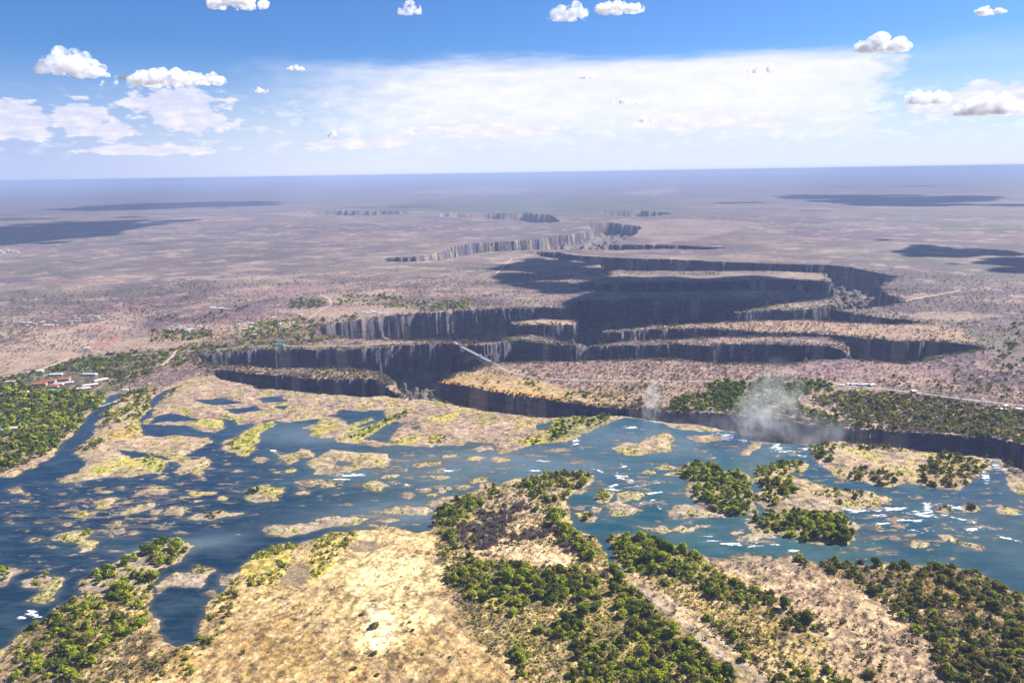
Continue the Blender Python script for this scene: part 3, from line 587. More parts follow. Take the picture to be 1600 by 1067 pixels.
for a_, b_ in ((slice(1, None), slice(None, -1)), (slice(None, -1), slice(1, None))):
    dl_[a_] = np.maximum(dl_[a_], cl_[b_]); dl_[:, a_] = np.maximum(dl_[:, a_], cl_[:, b_])
FG['cl'] = dl_.ravel()
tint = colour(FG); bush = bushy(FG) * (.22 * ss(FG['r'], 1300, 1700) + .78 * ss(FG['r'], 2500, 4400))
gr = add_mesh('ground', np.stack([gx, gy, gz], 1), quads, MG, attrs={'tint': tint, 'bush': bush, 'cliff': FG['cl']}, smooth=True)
tag(gr, kind='structure')
print('ground', nr, nc, nr * nc)

# ------------------------------------------------------------------ the river
MW, t, b = mat('river_material', .12)
b.inputs['Specular IOR Level'].default_value = .30; b.inputs['IOR'].default_value = 1.333
geo = N(t, 'ShaderNodeNewGeometry'); pos = geo.outputs['Position']
at1 = N(t, 'ShaderNodeAttribute', attribute_name='tint'); at2 = N(t, 'ShaderNodeAttribute', attribute_name='foam')
w1 = noise(t, pos, .35, 4, .6); w2 = noise(t, pos, .05, 4, .6)
mp = N(t, 'ShaderNodeMapping'); mp.inputs['Scale'].default_value = (.42, 1.0, 1.0); mp.inputs['Rotation'].default_value = (0, 0, .25); L(t, pos, mp.inputs[0])
w3 = noise(t, mp.outputs[0], .28, 5, .75)
mm = math_(t, 'ADD', .70, math_(t, 'MULTIPLY', w2, .6)); cc = N(t, 'ShaderNodeCombineXYZ'); [L(t, mm, cc.inputs[i]) for i in range(3)]
col = mixc(t, 1.0, at1.outputs['Color'], cc.outputs[0], 'MULTIPLY')
w4 = noise(t, mp.outputs[0], .09, 6, .7)
mp2 = N(t, 'ShaderNodeMapping'); mp2.inputs['Scale'].default_value = (.3, 1.0, 1.0); mp2.inputs['Rotation'].default_value = (0, 0, .15); L(t, pos, mp2.inputs[0]); w4_ = noise(t, mp2.outputs[0], .05, 7, .72)
col = mixc(t, math_(t, 'MULTIPLY', sstep(t, w4_, .42, .70), .22), col, (.15, .20, .22))
fm = sstep(t, math_(t, 'ADD', math_(t, 'MULTIPLY', at2.outputs['Fac'], .40), math_(t, 'ADD', math_(t, 'MULTIPLY', math_(t, 'SUBTRACT', w3, .5), 1.0), math_(t, 'MULTIPLY', math_(t, 'SUBTRACT', w4, .5), 1.1))), .34, .44)
col = mixc(t, fm, col, (.86, .88, .90))
L(t, col, b.inputs['Base Color']); L(t, math_(t, 'ADD', .12, math_(t, 'MULTIPLY', fm, .7)), b.inputs['Roughness'])
bp = N(t, 'ShaderNodeBump'); bp.inputs['Strength'].default_value = .35; bp.inputs['Distance'].default_value = .5
L(t, math_(t, 'ADD', w1, fm), bp.inputs['Height']); L(t, bp.outputs[0], b.inputs['Normal'])
wm = (FG['riv'] > -30) & (FG['g'] < 1.5) & (FG['z'] < .9) & (FG['z'] > -20)
wm2 = wm.reshape(nr, nc)
keep = (wm2[:-1, :-1] & wm2[1:, :-1] & wm2[1:, 1:] & wm2[:-1, 1:]).ravel()
q = quads[keep]; used = np.unique(q); remap = np.full(nr * nc, -1, np.int32); remap[used] = np.arange(len(used))
wx, wy = gx[used], gy[used]
foam = np.zeros(len(used), np.float32)
for e in FOAM: foam = np.maximum(foam, ell_field(wx, wy, (e[0], e[1], e[2] * 1.15, e[3] * 1.5, e[4])))
foam = np.maximum(foam, FG['rap'][used] * .41)
dep = np.clip(-FG['z'][used], 0, 2.2); shal = 1 - ss(dep, 0, .75)
# the stream runs from deep navy on the left to a shallower green-blue on the right
flow = ss(wx + (wy - 1300) * .25 + fbm(wx, wy, 240, 3, 201) * 420, -520, 120)
wt = np.tile(np.array([0.003, 0.024, 0.050], np.float32), (len(used), 1))
wt = lerpc(wt, (0.014, 0.075, 0.092), flow)
wt = lerpc(wt, (0.055, 0.125, 0.120), ss(fbm(wx, wy, 130, 4, 211, .6), .0, .20) * (.20 + .60 * flow))
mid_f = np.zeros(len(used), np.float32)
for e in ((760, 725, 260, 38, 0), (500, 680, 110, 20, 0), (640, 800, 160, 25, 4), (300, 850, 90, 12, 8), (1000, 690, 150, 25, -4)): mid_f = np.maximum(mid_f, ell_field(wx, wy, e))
wt = lerpc(wt, (0.16, 0.215, 0.245), mid_f * (.5 + .9 * np.clip(fbm(wx, wy * 2.2, 90, 4, 231, .6) + .2, 0, 1)))  # pale grey sheen of the midstream painted into the water colour
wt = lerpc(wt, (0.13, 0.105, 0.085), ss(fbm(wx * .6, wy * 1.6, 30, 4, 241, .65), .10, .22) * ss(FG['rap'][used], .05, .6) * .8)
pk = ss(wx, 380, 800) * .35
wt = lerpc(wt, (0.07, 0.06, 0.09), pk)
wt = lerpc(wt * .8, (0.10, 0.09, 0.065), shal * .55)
wz = np.zeros(len(used))
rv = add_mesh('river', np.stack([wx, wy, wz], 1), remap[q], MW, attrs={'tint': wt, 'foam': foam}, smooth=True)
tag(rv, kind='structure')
# green water far down in the gorges
MB, t, b = mat('gorge_water_material', .15); b.inputs['Base Color'].default_value = (.02, .05, .05, 1)
gs = add_mesh('gorge_water', np.array([(-1600, 1400, -131), (3300, 1400, -131), (3300, 8000, -131), (-1600, 8000, -131)]), np.array([[0, 1, 2, 3]]), MB)
tag(gs, kind='structure')

HAZE_D = 4.2e-5
# ------------------------------------------------------------------ haze
def cube(name, lo, hi, mt=None):
    x0, y0, z0 = lo; x1, y1, z1 = hi
    v = np.array([(x0,y0,z0),(x1,y0,z0),(x1,y1,z0),(x0,y1,z0),(x0,y0,z1),(x1,y0,z1),(x1,y1,z1),(x0,y1,z1)])
    f = np.array([(0,3,2,1),(4,5,6,7),(0,1,5,4),(1,2,6,5),(2,3,7,6),(3,0,4,7)]); return add_mesh(name, v, f, mt)
MH = bpy.data.materials.new('haze_material'); MH.use_nodes = True; t = MH.node_tree; t.nodes.clear()
pv = N(t, 'ShaderNodeVolumePrincipled'); pv.inputs['Color'].default_value = (.42, .53, .80, 1); pv.inputs['Density'].default_value = HAZE_D
pv.inputs['Anisotropy'].default_value = 0.0
o = N(t, 'ShaderNodeOutputMaterial'); L(t, pv.outputs[0], o.inputs[1])
ZTOP = max(float(gz.max()) + 5, CAM_H + 12)
hz = cube('haze', (-92000, -3000, -160), (92000, 92000, ZTOP), MH); tag(hz, kind='stuff', label='pale blue air haze thickening towards the far plain and horizon', cat='haze')

# ------------------------------------------------------------------ foliage prototypes
def ico(sub):
    p = (1 + 5 ** .5) / 2
    v = [(-1,p,0),(1,p,0),(-1,-p,0),(1,-p,0),(0,-1,p),(0,1,p),(0,-1,-p),(0,1,-p),(p,0,-1),(p,0,1),(-p,0,-1),(-p,0,1)]
    f = [(0,11,5),(0,5,1),(0,1,7),(0,7,10),(0,10,11),(1,5,9),(5,11,4),(11,10,2),(10,7,6),(7,1,8),(3,9,4),(3,4,2),(3,2,6),(3,6,8),(3,8,9),(4,9,5),(2,4,11),(6,2,10),(8,6,7),(9,8,1)]
    v = [np.array(a, float) / np.linalg.norm(a) for a in v]
    for _ in range(sub):
        cache = {}; nf = []
        def mid(a, b):
            k = (min(a, b), max(a, b))
            if k not in cache:
                q = v[a] + v[b]; v.append(q / np.linalg.norm(q)); cache[k] = len(v) - 1
            return cache[k]
        for a, b_, c in f:
            x, y, z = mid(a, b_), mid(b_, c), mid(c, a); nf += [(a, x, z), (b_, y, x), (c, z, y), (x, y, z)]
        f = nf
    return np.array(v), np.array(f)
ICO0, ICO1, ICO2, ICO3 = ico(0), ico(1), ico(2), ico(3)
def crown(g, nl=5, leaves=260, leaf=.085, flat=.8, core=ICO1, coref=.70, spread=.70):
    """unit crown, about 1 wide and based at z=0; returns verts, tris, per-vertex shade"""
    V, Fc, S = [], [], []; n = 0
    lobes = []
    for i in range(nl):
        a = 2 * PI * (i + g.random() * .9) / nl; d = spread * .5 * (.35 + .75 * g.random()) if i else .08
        rr = (.12 + .17 * g.random()) if i else .25
        lobes.append((np.array([d * math.cos(a), d * math.sin(a), (.22 + .42 * g.random()) * flat + (.16 if i == 0 else 0)]), rr))
    for c, rr in lobes:
        if core is not None:
            v = core[0] * (rr * coref * (0.80 + .35 * g.random((len(core[0]), 1)))) * np.array([1, 1, .85]) + c
            V.append(v); Fc.append(core[1] + n); S.append(.55 + .5 * g.random(len(v))); n += len(v)
    tot = sum(l[1] ** 2 for l in lobes)
    for c, rr in lobes:
        k = max(4, int(leaves * rr * rr / tot)); d = g.normal(size=(k, 3)); d /= np.linalg.norm(d, axis=1)[:, None]; d[:, 2] = np.where(d[:, 2] < -.3, -d[:, 2], d[:, 2])
        p = c + d * rr * (0.78 + .34 * g.random((k, 1))) * np.array([1, 1, .88])
        nn = d + g.normal(size=(k, 3)) * .55; nn /= np.linalg.norm(nn, axis=1)[:, None]
        tt = np.cross(nn, g.normal(size=(k, 3))); tt /= np.linalg.norm(tt, axis=1)[:, None]; bb = np.cross(nn, tt)
        sz = leaf * (.6 + .8 * g.random((k, 1)))
        q = np.stack([p - tt * sz - bb * sz * .6, p + tt * sz - bb * sz * .7, p + tt * sz * .6 + bb * sz, p - tt * sz * .8 + bb * sz * .8], 1)
        V.append(q.reshape(-1, 3)); b0 = n + np.arange(k)[:, None] * 4
        Fc.append(np.concatenate([b0 + np.array([0, 1, 2]), b0 + np.array([0, 2, 3])])); n += k * 4
        S.append(np.repeat(.45 + 1.1 * g.random(k), 4))
    return np.concatenate(V), np.concatenate(Fc), np.concatenate(S)
def bare(g, twigs=70):
    """a leafless grey shrub: thin branch slivers fanning from the base"""
    V, Fc, S = [], [], []; n = 0
    for i in range(twigs):
        a = g.random() * 2 * PI; e = .35 + 1.1 * g.random(); ln = .35 + .3 * g.random()
        d = np.array([math.cos(a) * math.cos(e), math.sin(a) * math.cos(e), math.sin(e)]); o0 = d * ln * .45 * g.random()
        tt = np.cross(d, g.normal(size=3)); tt /= np.linalg.norm(tt)
        q = np.array([o0 - tt * .02, o0 + tt * .02, o0 + d * ln + tt * .07, o0 + d * ln * .9 - tt * .06]) 
        V.append(q); Fc.append(np.array([[n, n + 1, n + 2], [n, n + 2, n + 3]])); S.append(np.full(4, .6 + .8 * g.random())); n += 4
    return np.concatenate(V), np.concatenate(Fc), np.concatenate(S)
def trunk(g, h=.5):
    """tapered trunk with two limbs"""
    V, Fc = [], []; n = 0
    def tube(p0, p1, a, b_):
        nonlocal n
        p0 = np.array(p0, float); p1 = np.array(p1, float); d = p1 - p0; d /= np.linalg.norm(d); s = np.cross(d, [.3, .9, .1]); s /= np.linalg.norm(s); w = np.cross(d, s)
        ring = [(math.cos(2 * PI * k / 6), math.sin(2 * PI * k / 6)) for k in range(6)]
        v = [p0 + a * (c * s + q * w) for c, q in ring] + [p1 + b_ * (c * s + q * w) for c, q in ring]
        V.append(np.array(v)); Fc.append(np.array([[n + k, n + (k + 1) % 6, n + 6 + (k + 1) % 6] for k in range(6)] + [[n + k, n + 6 + (k + 1) % 6, n + 6 + k] for k in range(6)])); n += 12
    tube((0, 0, -.06), (0, 0, h * .45), .035, .026)
    tube((0, 0, h * .42), (.15, .08, h), .022, .010); tube((0, 0, h * .40), (-.14, .05, h * .95), .020, .009); tube((0, 0, h * .44), (.02, -.15, h), .018, .008)
    return np.concatenate(V), np.concatenate(Fc)
def foliage_mat(name, c1, c2, trans=.42, attr=True):
    mt = bpy.data.materials.new(name); mt.use_nodes = True; t = mt.node_tree; t.nodes.clear()
    s = N(t, 'ShaderNodeAttribute', attribute_name='shade'); oi = N(t, 'ShaderNodeObjectInfo')
    ic = N(t, 'ShaderNodeAttribute', attribute_name='mixv')
    v = math_(t, 'ADD', oi.outputs['Random'], 0.0) if not attr else ic.outputs['Fac']
    geo = N(t, 'ShaderNodeNewGeometry'); nz = noise(t, geo.outputs['Position'], .35, 3, .6)
    v = math_(t, 'ADD', math_(t, 'MULTIPLY', v, .5), math_(t, 'MULTIPLY', sstep(t, noise(t, geo.outputs['Position'], .12, 3, .6), .35, .65), .5))
    col = mixc(t, v, c1, c2)
    f = math_(t, 'MULTIPLY', s.outputs['Fac'], math_(t, 'ADD', .5, nz)); cc = N(t, 'ShaderNodeCombineXYZ'); [L(t, f, cc.inputs[i]) for i in range(3)]
    col = mixc(t, 1.0, col, cc.outputs[0], 'MULTIPLY')
    d = N(t, 'ShaderNodeBsdfDiffuse'); tr = N(t, 'ShaderNodeBsdfTranslucent'); L(t, col, d.inputs[0]); L(t, col, tr.inputs[0])
    mx = N(t, 'ShaderNodeMixShader'); mx.inputs[0].default_value = trans; L(t, d.outputs[0], mx.inputs[1]); L(t, tr.outputs[0], mx.inputs[2])
    o = N(t, 'ShaderNodeOutputMaterial'); L(t, mx.outputs[0], o.inputs[0]); return mt
PAL = {'dark': ((.078, .135, .016), (.22, .25, .034)), 'bright': ((.33, .38, .028), (.52, .52, .06)), 'olive': ((.155, .145, .030), (.29, .25, .055)), 'grey': ((.17, .135, .125), (.26, .20, .18)), 'yellow': ((.34, .32, .06), (.50, .45, .12))}
SHADEWORD = {'dark': 'dark green', 'bright': 'lime green', 'olive': 'olive brown', 'grey': 'bare grey', 'yellow': 'yellow'}
MF_OBJ = {k: foliage_mat(k + '_leaf_material', *v, attr=False) for k, v in PAL.items()}
MF_ST = {k: foliage_mat(k + '_scrub_material', *v, attr=True) for k, v in PAL.items()}
MBARK, t, b = mat('bark_material'); geo = N(t, 'ShaderNodeNewGeometry'); L(t, mixc(t, noise(t, geo.outputs['Position'], 2.0), (.10, .07, .05), (.22, .17, .13)), b.inputs['Base Color'])

# where the trees stand: outline in the photo, count, crown width, palette weights, clump size, phrase
TZ = [
 ([(-40,640),(0,605),(40,602),(60,612),(110,612),(150,618),(168,620),(140,648),(120,668),(85,702),(50,722),(0,742),(-40,745)], 1100, (8,17), dict(dark=5,bright=4,olive=1), 'in the dense wood along the left bank'),
 ([(-40,600),(0,592),(40,584),(110,562),(200,552),(262,552),(262,572),(215,596),(190,607),(170,600),(160,585),(100,582),(50,590),(0,605)], 520, (8,15), dict(dark=5,bright=2,olive=2,grey=1), 'in the wood behind the hotel roofs'),
 ([(168,640),(180,622),(205,612),(240,608),(247,620),(240,640),(215,655),(190,660),(160,664),(155,657)], 120, (8,15), dict(dark=5,bright=2,olive=2), 'on the wooded tongue beside the left channel'),
 ([(222,628),(250,612),(280,606),(270,618),(245,630),(228,650)], 45, (6,12), dict(dark=4,bright=3,olive=1), 'along the narrow inlet on the far left'),
 ([(120,708),(126,695),(150,688),(162,692),(155,700),(132,708)], 22, (7,12), dict(olive=3,dark=3), 'on the point where the left channel opens'),
 ([(155,672),(160,660),(180,662),(175,672)], 12, (7,12), dict(grey=2,olive=1), 'above the golden sand on the left flats'),
 ([(198,672),(203,664),(220,666),(222,676),(205,678)], 14, (5,9), dict(bright=2,olive=1), 'beside the pond on the left flats'),
 ([(225,722),(228,712),(255,716),(262,726),(250,738),(235,735)], 16, (5,8), dict(dark=1,bright=2), 'on the green tip of the left flats'),
 ([(350,700),(370,684),(400,672),(420,660),(432,658),(430,668),(400,682),(395,695),(370,705)], 46, (4,8), dict(bright=3,dark=1,yellow=1), 'on the grassy spit left of the ponds'),
 ([(545,685),(570,672),(600,660),(612,652),(635,644),(637,650),(615,662),(590,672),(570,682),(556,690)], 60, (5,9), dict(dark=3,bright=3), 'on the long green spit amid the shallows'),
 ([(545,662),(575,650),(581,652),(560,666)], 14, (4,6), dict(bright=2), 'on the short green spit amid the shallows'),
 ([(608,693),(630,683),(650,681),(640,692)], 16, (4,6), dict(bright=2,yellow=1), 'on the left knob of the dry shelf'),
 ([(667,695),(672,684),(695,682),(697,688),(685,694)], 16, (4,7), dict(bright=2,olive=1), 'on the right knob of the dry shelf'),
 ([(858,688),(860,668),(880,655),(895,646),(925,644),(958,647),(950,658),(925,668),(910,664),(890,672),(880,686)], 85, (8,14), dict(dark=4,bright=2), 'on the promontory at the gorge lip'),
 ([(812,693),(832,680),(850,686),(838,694)], 18, (5,9), dict(yellow=2,bright=2), 'on the bank left of the wooded promontory'),
 ([(383,774),(388,765),(408,762),(412,770),(400,774)], 8, (6,10), dict(dark=2,bright=1), 'on the lone islet left of centre'),
 ([(318,808),(320,799),(345,798),(346,802),(335,812)], 7, (5,8), dict(olive=2,bright=1), 'on the sandy islet in the broad reach'),
 ([(128,838),(130,827),(148,828),(140,838)], 6, (6,9), dict(bright=1,dark=1), 'on the pink rocky islet, far left'),
 ([(48,845),(52,839),(67,840),(66,846)], 4, (4,6), dict(bright=1), 'on the tiny islet, far left'),
 ([(128,922),(140,893),(150,888),(185,876),(215,862),(255,851),(292,848),(296,855),(275,875),(245,898),(236,922)], 75, (8,14), dict(dark=4,bright=3), 'on the wooded spit at lower left'),
 ([(-40,912),(-40,895),(15,889),(30,893),(5,910)], 16, (7,12), dict(dark=2,bright=1), 'on the bank at the left edge'),
 ([(44,905),(66,897),(98,904),(90,912),(60,916)], 12, (5,8), dict(bright=2,olive=1), 'on the slim islet at lower left'),
 ([(305,895),(308,884),(322,889),(318,896)], 5, (5,7), dict(bright=1), 'on the islet beside the lower left spit'),
 ([(20,1067),(35,990),(60,972),(110,943),(130,927),(236,925),(236,960),(215,985),(190,1000),(160,1020),(120,1067)], 240, (6,13), dict(dark=4,bright=4,olive=2), 'on the bank in the lower left corner'),
 ([(225,1067),(255,1048),(278,1015),(305,1010),(330,950),(350,930),(370,905),(375,930),(350,980),(290,1067)], 90, (4,7), dict(yellow=3,bright=2,olive=1), 'along the left shore of the sand spit'),
 ([(372,900),(382,878),(405,863),(440,851),(470,851),(455,880),(435,912),(400,918)], 190, (4,7.5), dict(yellow=4,bright=3), 'in the left reeds of the sand spit'),
 ([(485,895),(490,850),(520,835),(555,830),(550,850),(520,875),(500,905)], 100, (4,7), dict(yellow=4,bright=2), 'in the right reeds of the sand spit'),
 ([(678,834),(677,802),(700,790),(745,768),(785,758),(780,775),(735,803),(722,835),(705,850)], 130, (7,12), dict(dark=4,bright=2,olive=1), 'on the left shore of the central point'),
 ([(800,762),(830,747),(860,742),(905,738),(928,742),(920,755),(895,768),(882,790),(885,805),(860,800),(850,780),(825,785)], 150, (7,13), dict(dark=5,bright=2,olive=1), 'at the far tip of the central point'),
 ([(865,795),(895,815),(925,840),(955,880),(985,905),(1000,915),(985,935),(945,900),(905,865),(870,840),(850,820)], 190, (7,14), dict(dark=4,bright=4), 'on the right shore of the central point'),
 ([(690,900),(760,882),(850,888),(950,900),(1010,930),(1040,985),(960,1000),(880,985),(800,965),(730,940)], 520, (5,14), dict(dark=5,bright=4,olive=2), 'in the middle of the central wood'),
 ([(800,990),(880,985),(960,1000),(1060,960),(1110,990),(1200,1045),(1250,1090),(820,1090)], 760, (4,11), dict(dark=4,bright=4,olive=3), 'in the bottom part of the central wood'),
 ([(690,860),(740,840),(760,880),(740,930),(700,920)], 60, (5,9), dict(bright=3,olive=3), 'on the thin scrub beside the sand spit'),
 ([(946,845),(965,838),(1010,838),(1035,850),(1050,856),(1098,872),(1108,884),(1095,905),(1060,900),(1000,900),(985,895)], 190, (7,13), dict(dark=5,bright=3), 'on the knoll right of the narrow inlet'),
 ([(1010,905),(1080,905),(1130,895),(1180,930),(1170,980),(1240,1040),(1300,1090),(1240,1090),(1150,1010),(1070,950)], 330, (5,11), dict(dark=4,bright=2,olive=3), 'in the bushes right of the rocky wash'),
 ([(1110,895),(1150,905),(1230,945),(1280,985),(1400,1060),(1300,1090),(1240,1000),(1160,930)], 200, (5,10), dict(dark=3,olive=3), 'in the row on the pale rocky flat'),
 ([(1228,872),(1280,880),(1340,882),(1420,887),(1480,884),(1540,900),(1610,945),(1680,1010),(1700,1090),(1480,1090),(1440,1000),(1380,945),(1320,905)], 640, (5,12), dict(dark=4,olive=6), 'in the dark thicket at lower right'),
 ([(1066,740),(1075,726),(1122,726),(1128,738),(1165,742),(1176,755),(1178,775),(1178,803),(1135,805),(1105,793),(1085,775),(1085,755)], 210, (8,14), dict(dark=5,bright=3), 'on the round wooded island right of centre'),
 ([(1182,745),(1182,732),(1235,721),(1258,726),(1240,740),(1200,745)], 50, (7,12), dict(dark=4,bright=2), 'on the upper arm of the forked island'),
 ([(1180,780),(1190,765),(1182,750),(1230,750),(1245,770),(1210,790)], 60, (7,12), dict(dark=3,olive=2,bright=1), 'on the left of the forked island'),
 ([(1170,812),(1200,800),(1285,803),(1318,807),(1335,822),(1338,838),(1325,848),(1290,846),(1250,844),(1200,830)], 170, (8,14), dict(dark=4,bright=3,olive=1), 'on the lower arm of the forked island'),
 ([(1250,765),(1300,762),(1365,768),(1370,775),(1300,790)], 26, (5,9), dict(dark=2,olive=2), 'on the sandy middle of the forked island'),
 ([(1270,718),(1270,700),(1300,694),(1305,705),(1295,722)], 30, (8,13), dict(dark=4,bright=1), 'at the left end of the lip island'),
 ([(1300,738),(1340,732),(1410,740),(1400,757),(1370,760),(1320,748)], 50, (7,11), dict(dark=2,olive=3), 'on the near shore of the lip island'),
 ([(1440,722),(1480,712),(1540,718),(1545,730),(1525,748),(1490,765),(1440,758)], 120, (8,13), dict(dark=2,olive=5), 'at the right end of the lip island'),
 ([(1310,698),(1360,694),(1420,700),(1440,708),(1400,706),(1340,703)], 60, (7,11), dict(grey=4,olive=2), 'along the gorge side of the lip island'),
 ([(1468,797),(1474,789),(1488,792),(1488,799)], 6, (8,11), dict(dark=1), 'on the tiny islet in the right rapids'),
 ([(1508,797),(1510,790),(1530,790),(1530,797)], 6, (7,10), dict(olive=1), 'on the brown islet in the right rapids'),
 ([(937,784),(938,768),(952,768),(954,784)], 9, (6,10), dict(bright=2,olive=1), 'on the small islet off the central point'),
 ([(908,812),(908,800),(922,800),(926,812)], 9, (6,9), dict(bright=1,olive=1), 'on the islet in the pale shallows'),
 ([(1040,642),(1060,625),(1110,618),(1110,600),(1165,596),(1240,592),(1300,600),(1300,612),(1250,620),(1250,640),(1330,655),(1365,670),(1300,667),(1200,650),(1120,643)], 900, (9,16), dict(dark=6,bright=1), 'in the rain forest facing the falls'),
 ([(1260,625),(1340,612),(1450,622),(1600,645),(1700,690),(1700,712),(1600,693),(1540,682),(1400,672),(1330,655)], 1700, (8,14), dict(grey=5,olive=3,dark=2,bright=1), 'in the mixed scrub above the right gorge'),
 ([(480,590),(478,575),(520,572),(600,580),(612,592),(590,590)], 90, (6,11), dict(bright=2,dark=2,olive=2), 'on the narrow plateau between two gorges'),
 ([(300,575),(300,550),(330,540),(400,545),(400,552),(360,560),(355,578),(335,578)], 170, (8,14), dict(grey=4,dark=3,olive=1), 'on the wooded slope at the gorge head'),
 ([(270,575),(262,552),(290,540),(340,535),(345,545),(300,552),(290,570)], 220, (7,13), dict(dark=3,bright=2,olive=2), 'beside the track left of the gorges'),
 ([(235,535),(240,515),(330,518),(335,530),(300,533)], 200, (8,14), dict(dark=4,bright=1), 'around the houses in the left middle distance'),
 ([(370,545),(360,528),(400,505),(470,497),(500,505),(490,520),(520,530),(480,538)], 620, (8,14), dict(dark=3,bright=4,olive=1), 'around the town houses beyond the gorge'),
 ([(495,530),(490,505),(530,492),(558,492),(555,515),(562,530)], 260, (9,15), dict(dark=3,bright=1,grey=2), 'at the head of the lit gorge wall'),
 ([(450,483),(455,470),(480,466),(510,474),(500,482)], 70, (10,16), dict(dark=1), 'in the far dark grove above the town'),
 ([(525,475),(535,462),(600,462),(650,470),(735,468),(735,486),(650,487),(580,478)], 420, (10,16), dict(dark=3,bright=3,olive=1), 'in the grove behind the lit gorge wall'),
 ([(300,500),(380,470),(400,475),(330,508),(210,500),(200,480)], 150, (9,15), dict(dark=2,grey=2), 'in the far scrub left of the town'),
 ([(700,548),(690,535),(735,528),(760,530),(745,541),(722,541)], 36, (8,13), dict(dark=2,olive=2,grey=1), 'at the far end of the bridge'),
 ([(690,596),(700,583),(740,572),(765,572),(735,585),(705,594)], 26, (6,11), dict(dark=1,olive=2), 'on the near rim beside the bridge'),
 ([(740,590),(760,580),(790,588),(790,600),(760,602)], 10, (6,9), dict(dark=2,olive=1), 'on the golden grass before the bridge'),
 ([(818,600),(820,586),(842,590),(850,608),(845,612)], 14, (8,13), dict(dark=1), 'clumped beside the road on the golden plateau'),
 ([(880,625),(890,612),(960,618),(1010,630),(1005,640),(960,634)], 60, (6,11), dict(dark=2,olive=1,bright=1), 'along the rim of the golden plateau'),
 ([(900,610),(1000,600),(1100,603),(1100,618),(1040,630),(960,618)], 60, (5,9), dict(dark=1,olive=2,grey=2), 'on the dry plateau behind the gorge rim'),
 ([(1540,560),(1545,510),(1590,500),(1700,500),(1700,560),(1600,570)], 110, (10,18), dict(dark=2,olive=1), 'in the dark grove at the right edge'),
 ([(1300,596),(1400,590),(1500,600),(1560,620),(1450,610),(1340,602)], 110, (6,11), dict(bright=1,olive=3,grey=2), 'along the road on the right'),
 ([(1480,570),(1600,560),(1700,580),(1700,640),(1600,630),(1500,610)], 300, (7,12), dict(grey=4,olive=2,dark=1), 'in the scrub behind the right gorge'),
]
BIG = [(790,905,26,'bright'),(868,818,24,'bright'),(880,825,20,'dark'),(893,920,22,'dark'),(912,958,24,'dark'),(886,972,20,'dark'),(930,950,18,'dark'),(958,925,16,'dark'),(995,950,15,'dark'),(965,905,18,'dark'),
       (735,920,14,'bright'),(760,930,13,'bright'),(905,935,20,'dark'),(870,930,20,'dark'),(905,1010,15,'olive'),(1075,1030,18,'dark'),(1110,1040,16,'olive'),(1005,985,14,'bright'),(1050,990,20,'bright'),(1135,1058,20,'dark'),
       (1010,878,22,'dark'),(975,842,16,'dark'),(1002,840,15,'bright'),(1040,858,20,'dark'),(1065,860,20,'bright'),(1090,870,16,'bright'),(1120,930,16,'olive'),(1105,930,15,'dark'),(1225,950,18,'dark'),(1260,970,20,'dark'),
       (1250,872,14,'bright'),(1305,871,12,'bright'),(1368,882,15,'dark'),(1410,884,15,'dark'),(1462,885,20,'dark'),(1345,876,10,'grey'),(232,862,26,'dark'),(198,878,20,'dark'),(275,855,22,'bright'),(170,900,16,'dark'),
       (240,900,16,'dark'),(1105,760,17,'bright'),(1130,750,18,'dark'),(1155,765,20,'dark'),(1120,735,16,'dark'),(1145,745,15,'dark'),(1265,820,18,'dark'),(1290,828,20,'bright'),(1315,832,22,'olive'),(1235,748,14,'bright'),
       (1285,710,15,'dark'),(1080,735,13,'bright'),(393,766,13,'dark'),(330,803,9,'olive'),(837,797,14,'dark'),(848,765,16,'dark'),(905,745,13,'dark'),(822,757,14,'bright'),(750,790,14,'dark'),(690,803,13,'dark'),
       (700,835,13,'dark'),(585,980,13,'olive'),(567,960,7,'olive'),(640,972,5,'olive'),(645,985,7,'olive'),(585,1022,9,'dark'),(555,1045,8,'olive'),(660,1022,5,'olive'),(703,1027,4,'dark'),(632,945,4,'olive'),(590,1055,7,'olive')]
BIGNOTE = {(585,980):'broad olive shrub in the centre of the white sand patch',(567,960):'small olive shrub above and left of the big one on the white sand',(640,972):'small upper olive shrub right of the white sand',(645,985):'lower olive shrub right of the white sand',
 (585,1022):'dark shrub at the lower edge of the white sand',(555,1045):'double olive shrub near the bottom edge left of the white sand',(660,1022):'small olive shrub alone on brown grass right of the sand',(703,1027):'tiny dark shrub far out on the brown grass',
 (632,945):'smallest shrub at the upper right of the white sand',(590,1055):'olive shrub at the bottom edge below the white sand'}
trees = []                                                        # x, y, size, palette, phrase, forced
g = np.random.default_rng(5)
for bx, by, sz, pal in BIG:
    # the listed point is the middle of the crown: drop to its foot
    p = at(bx, by + 3); trees.append((p[0], p[1], sz * .80, pal, None, (bx, by)))
TW = [W(z[0]) for z in TZ]
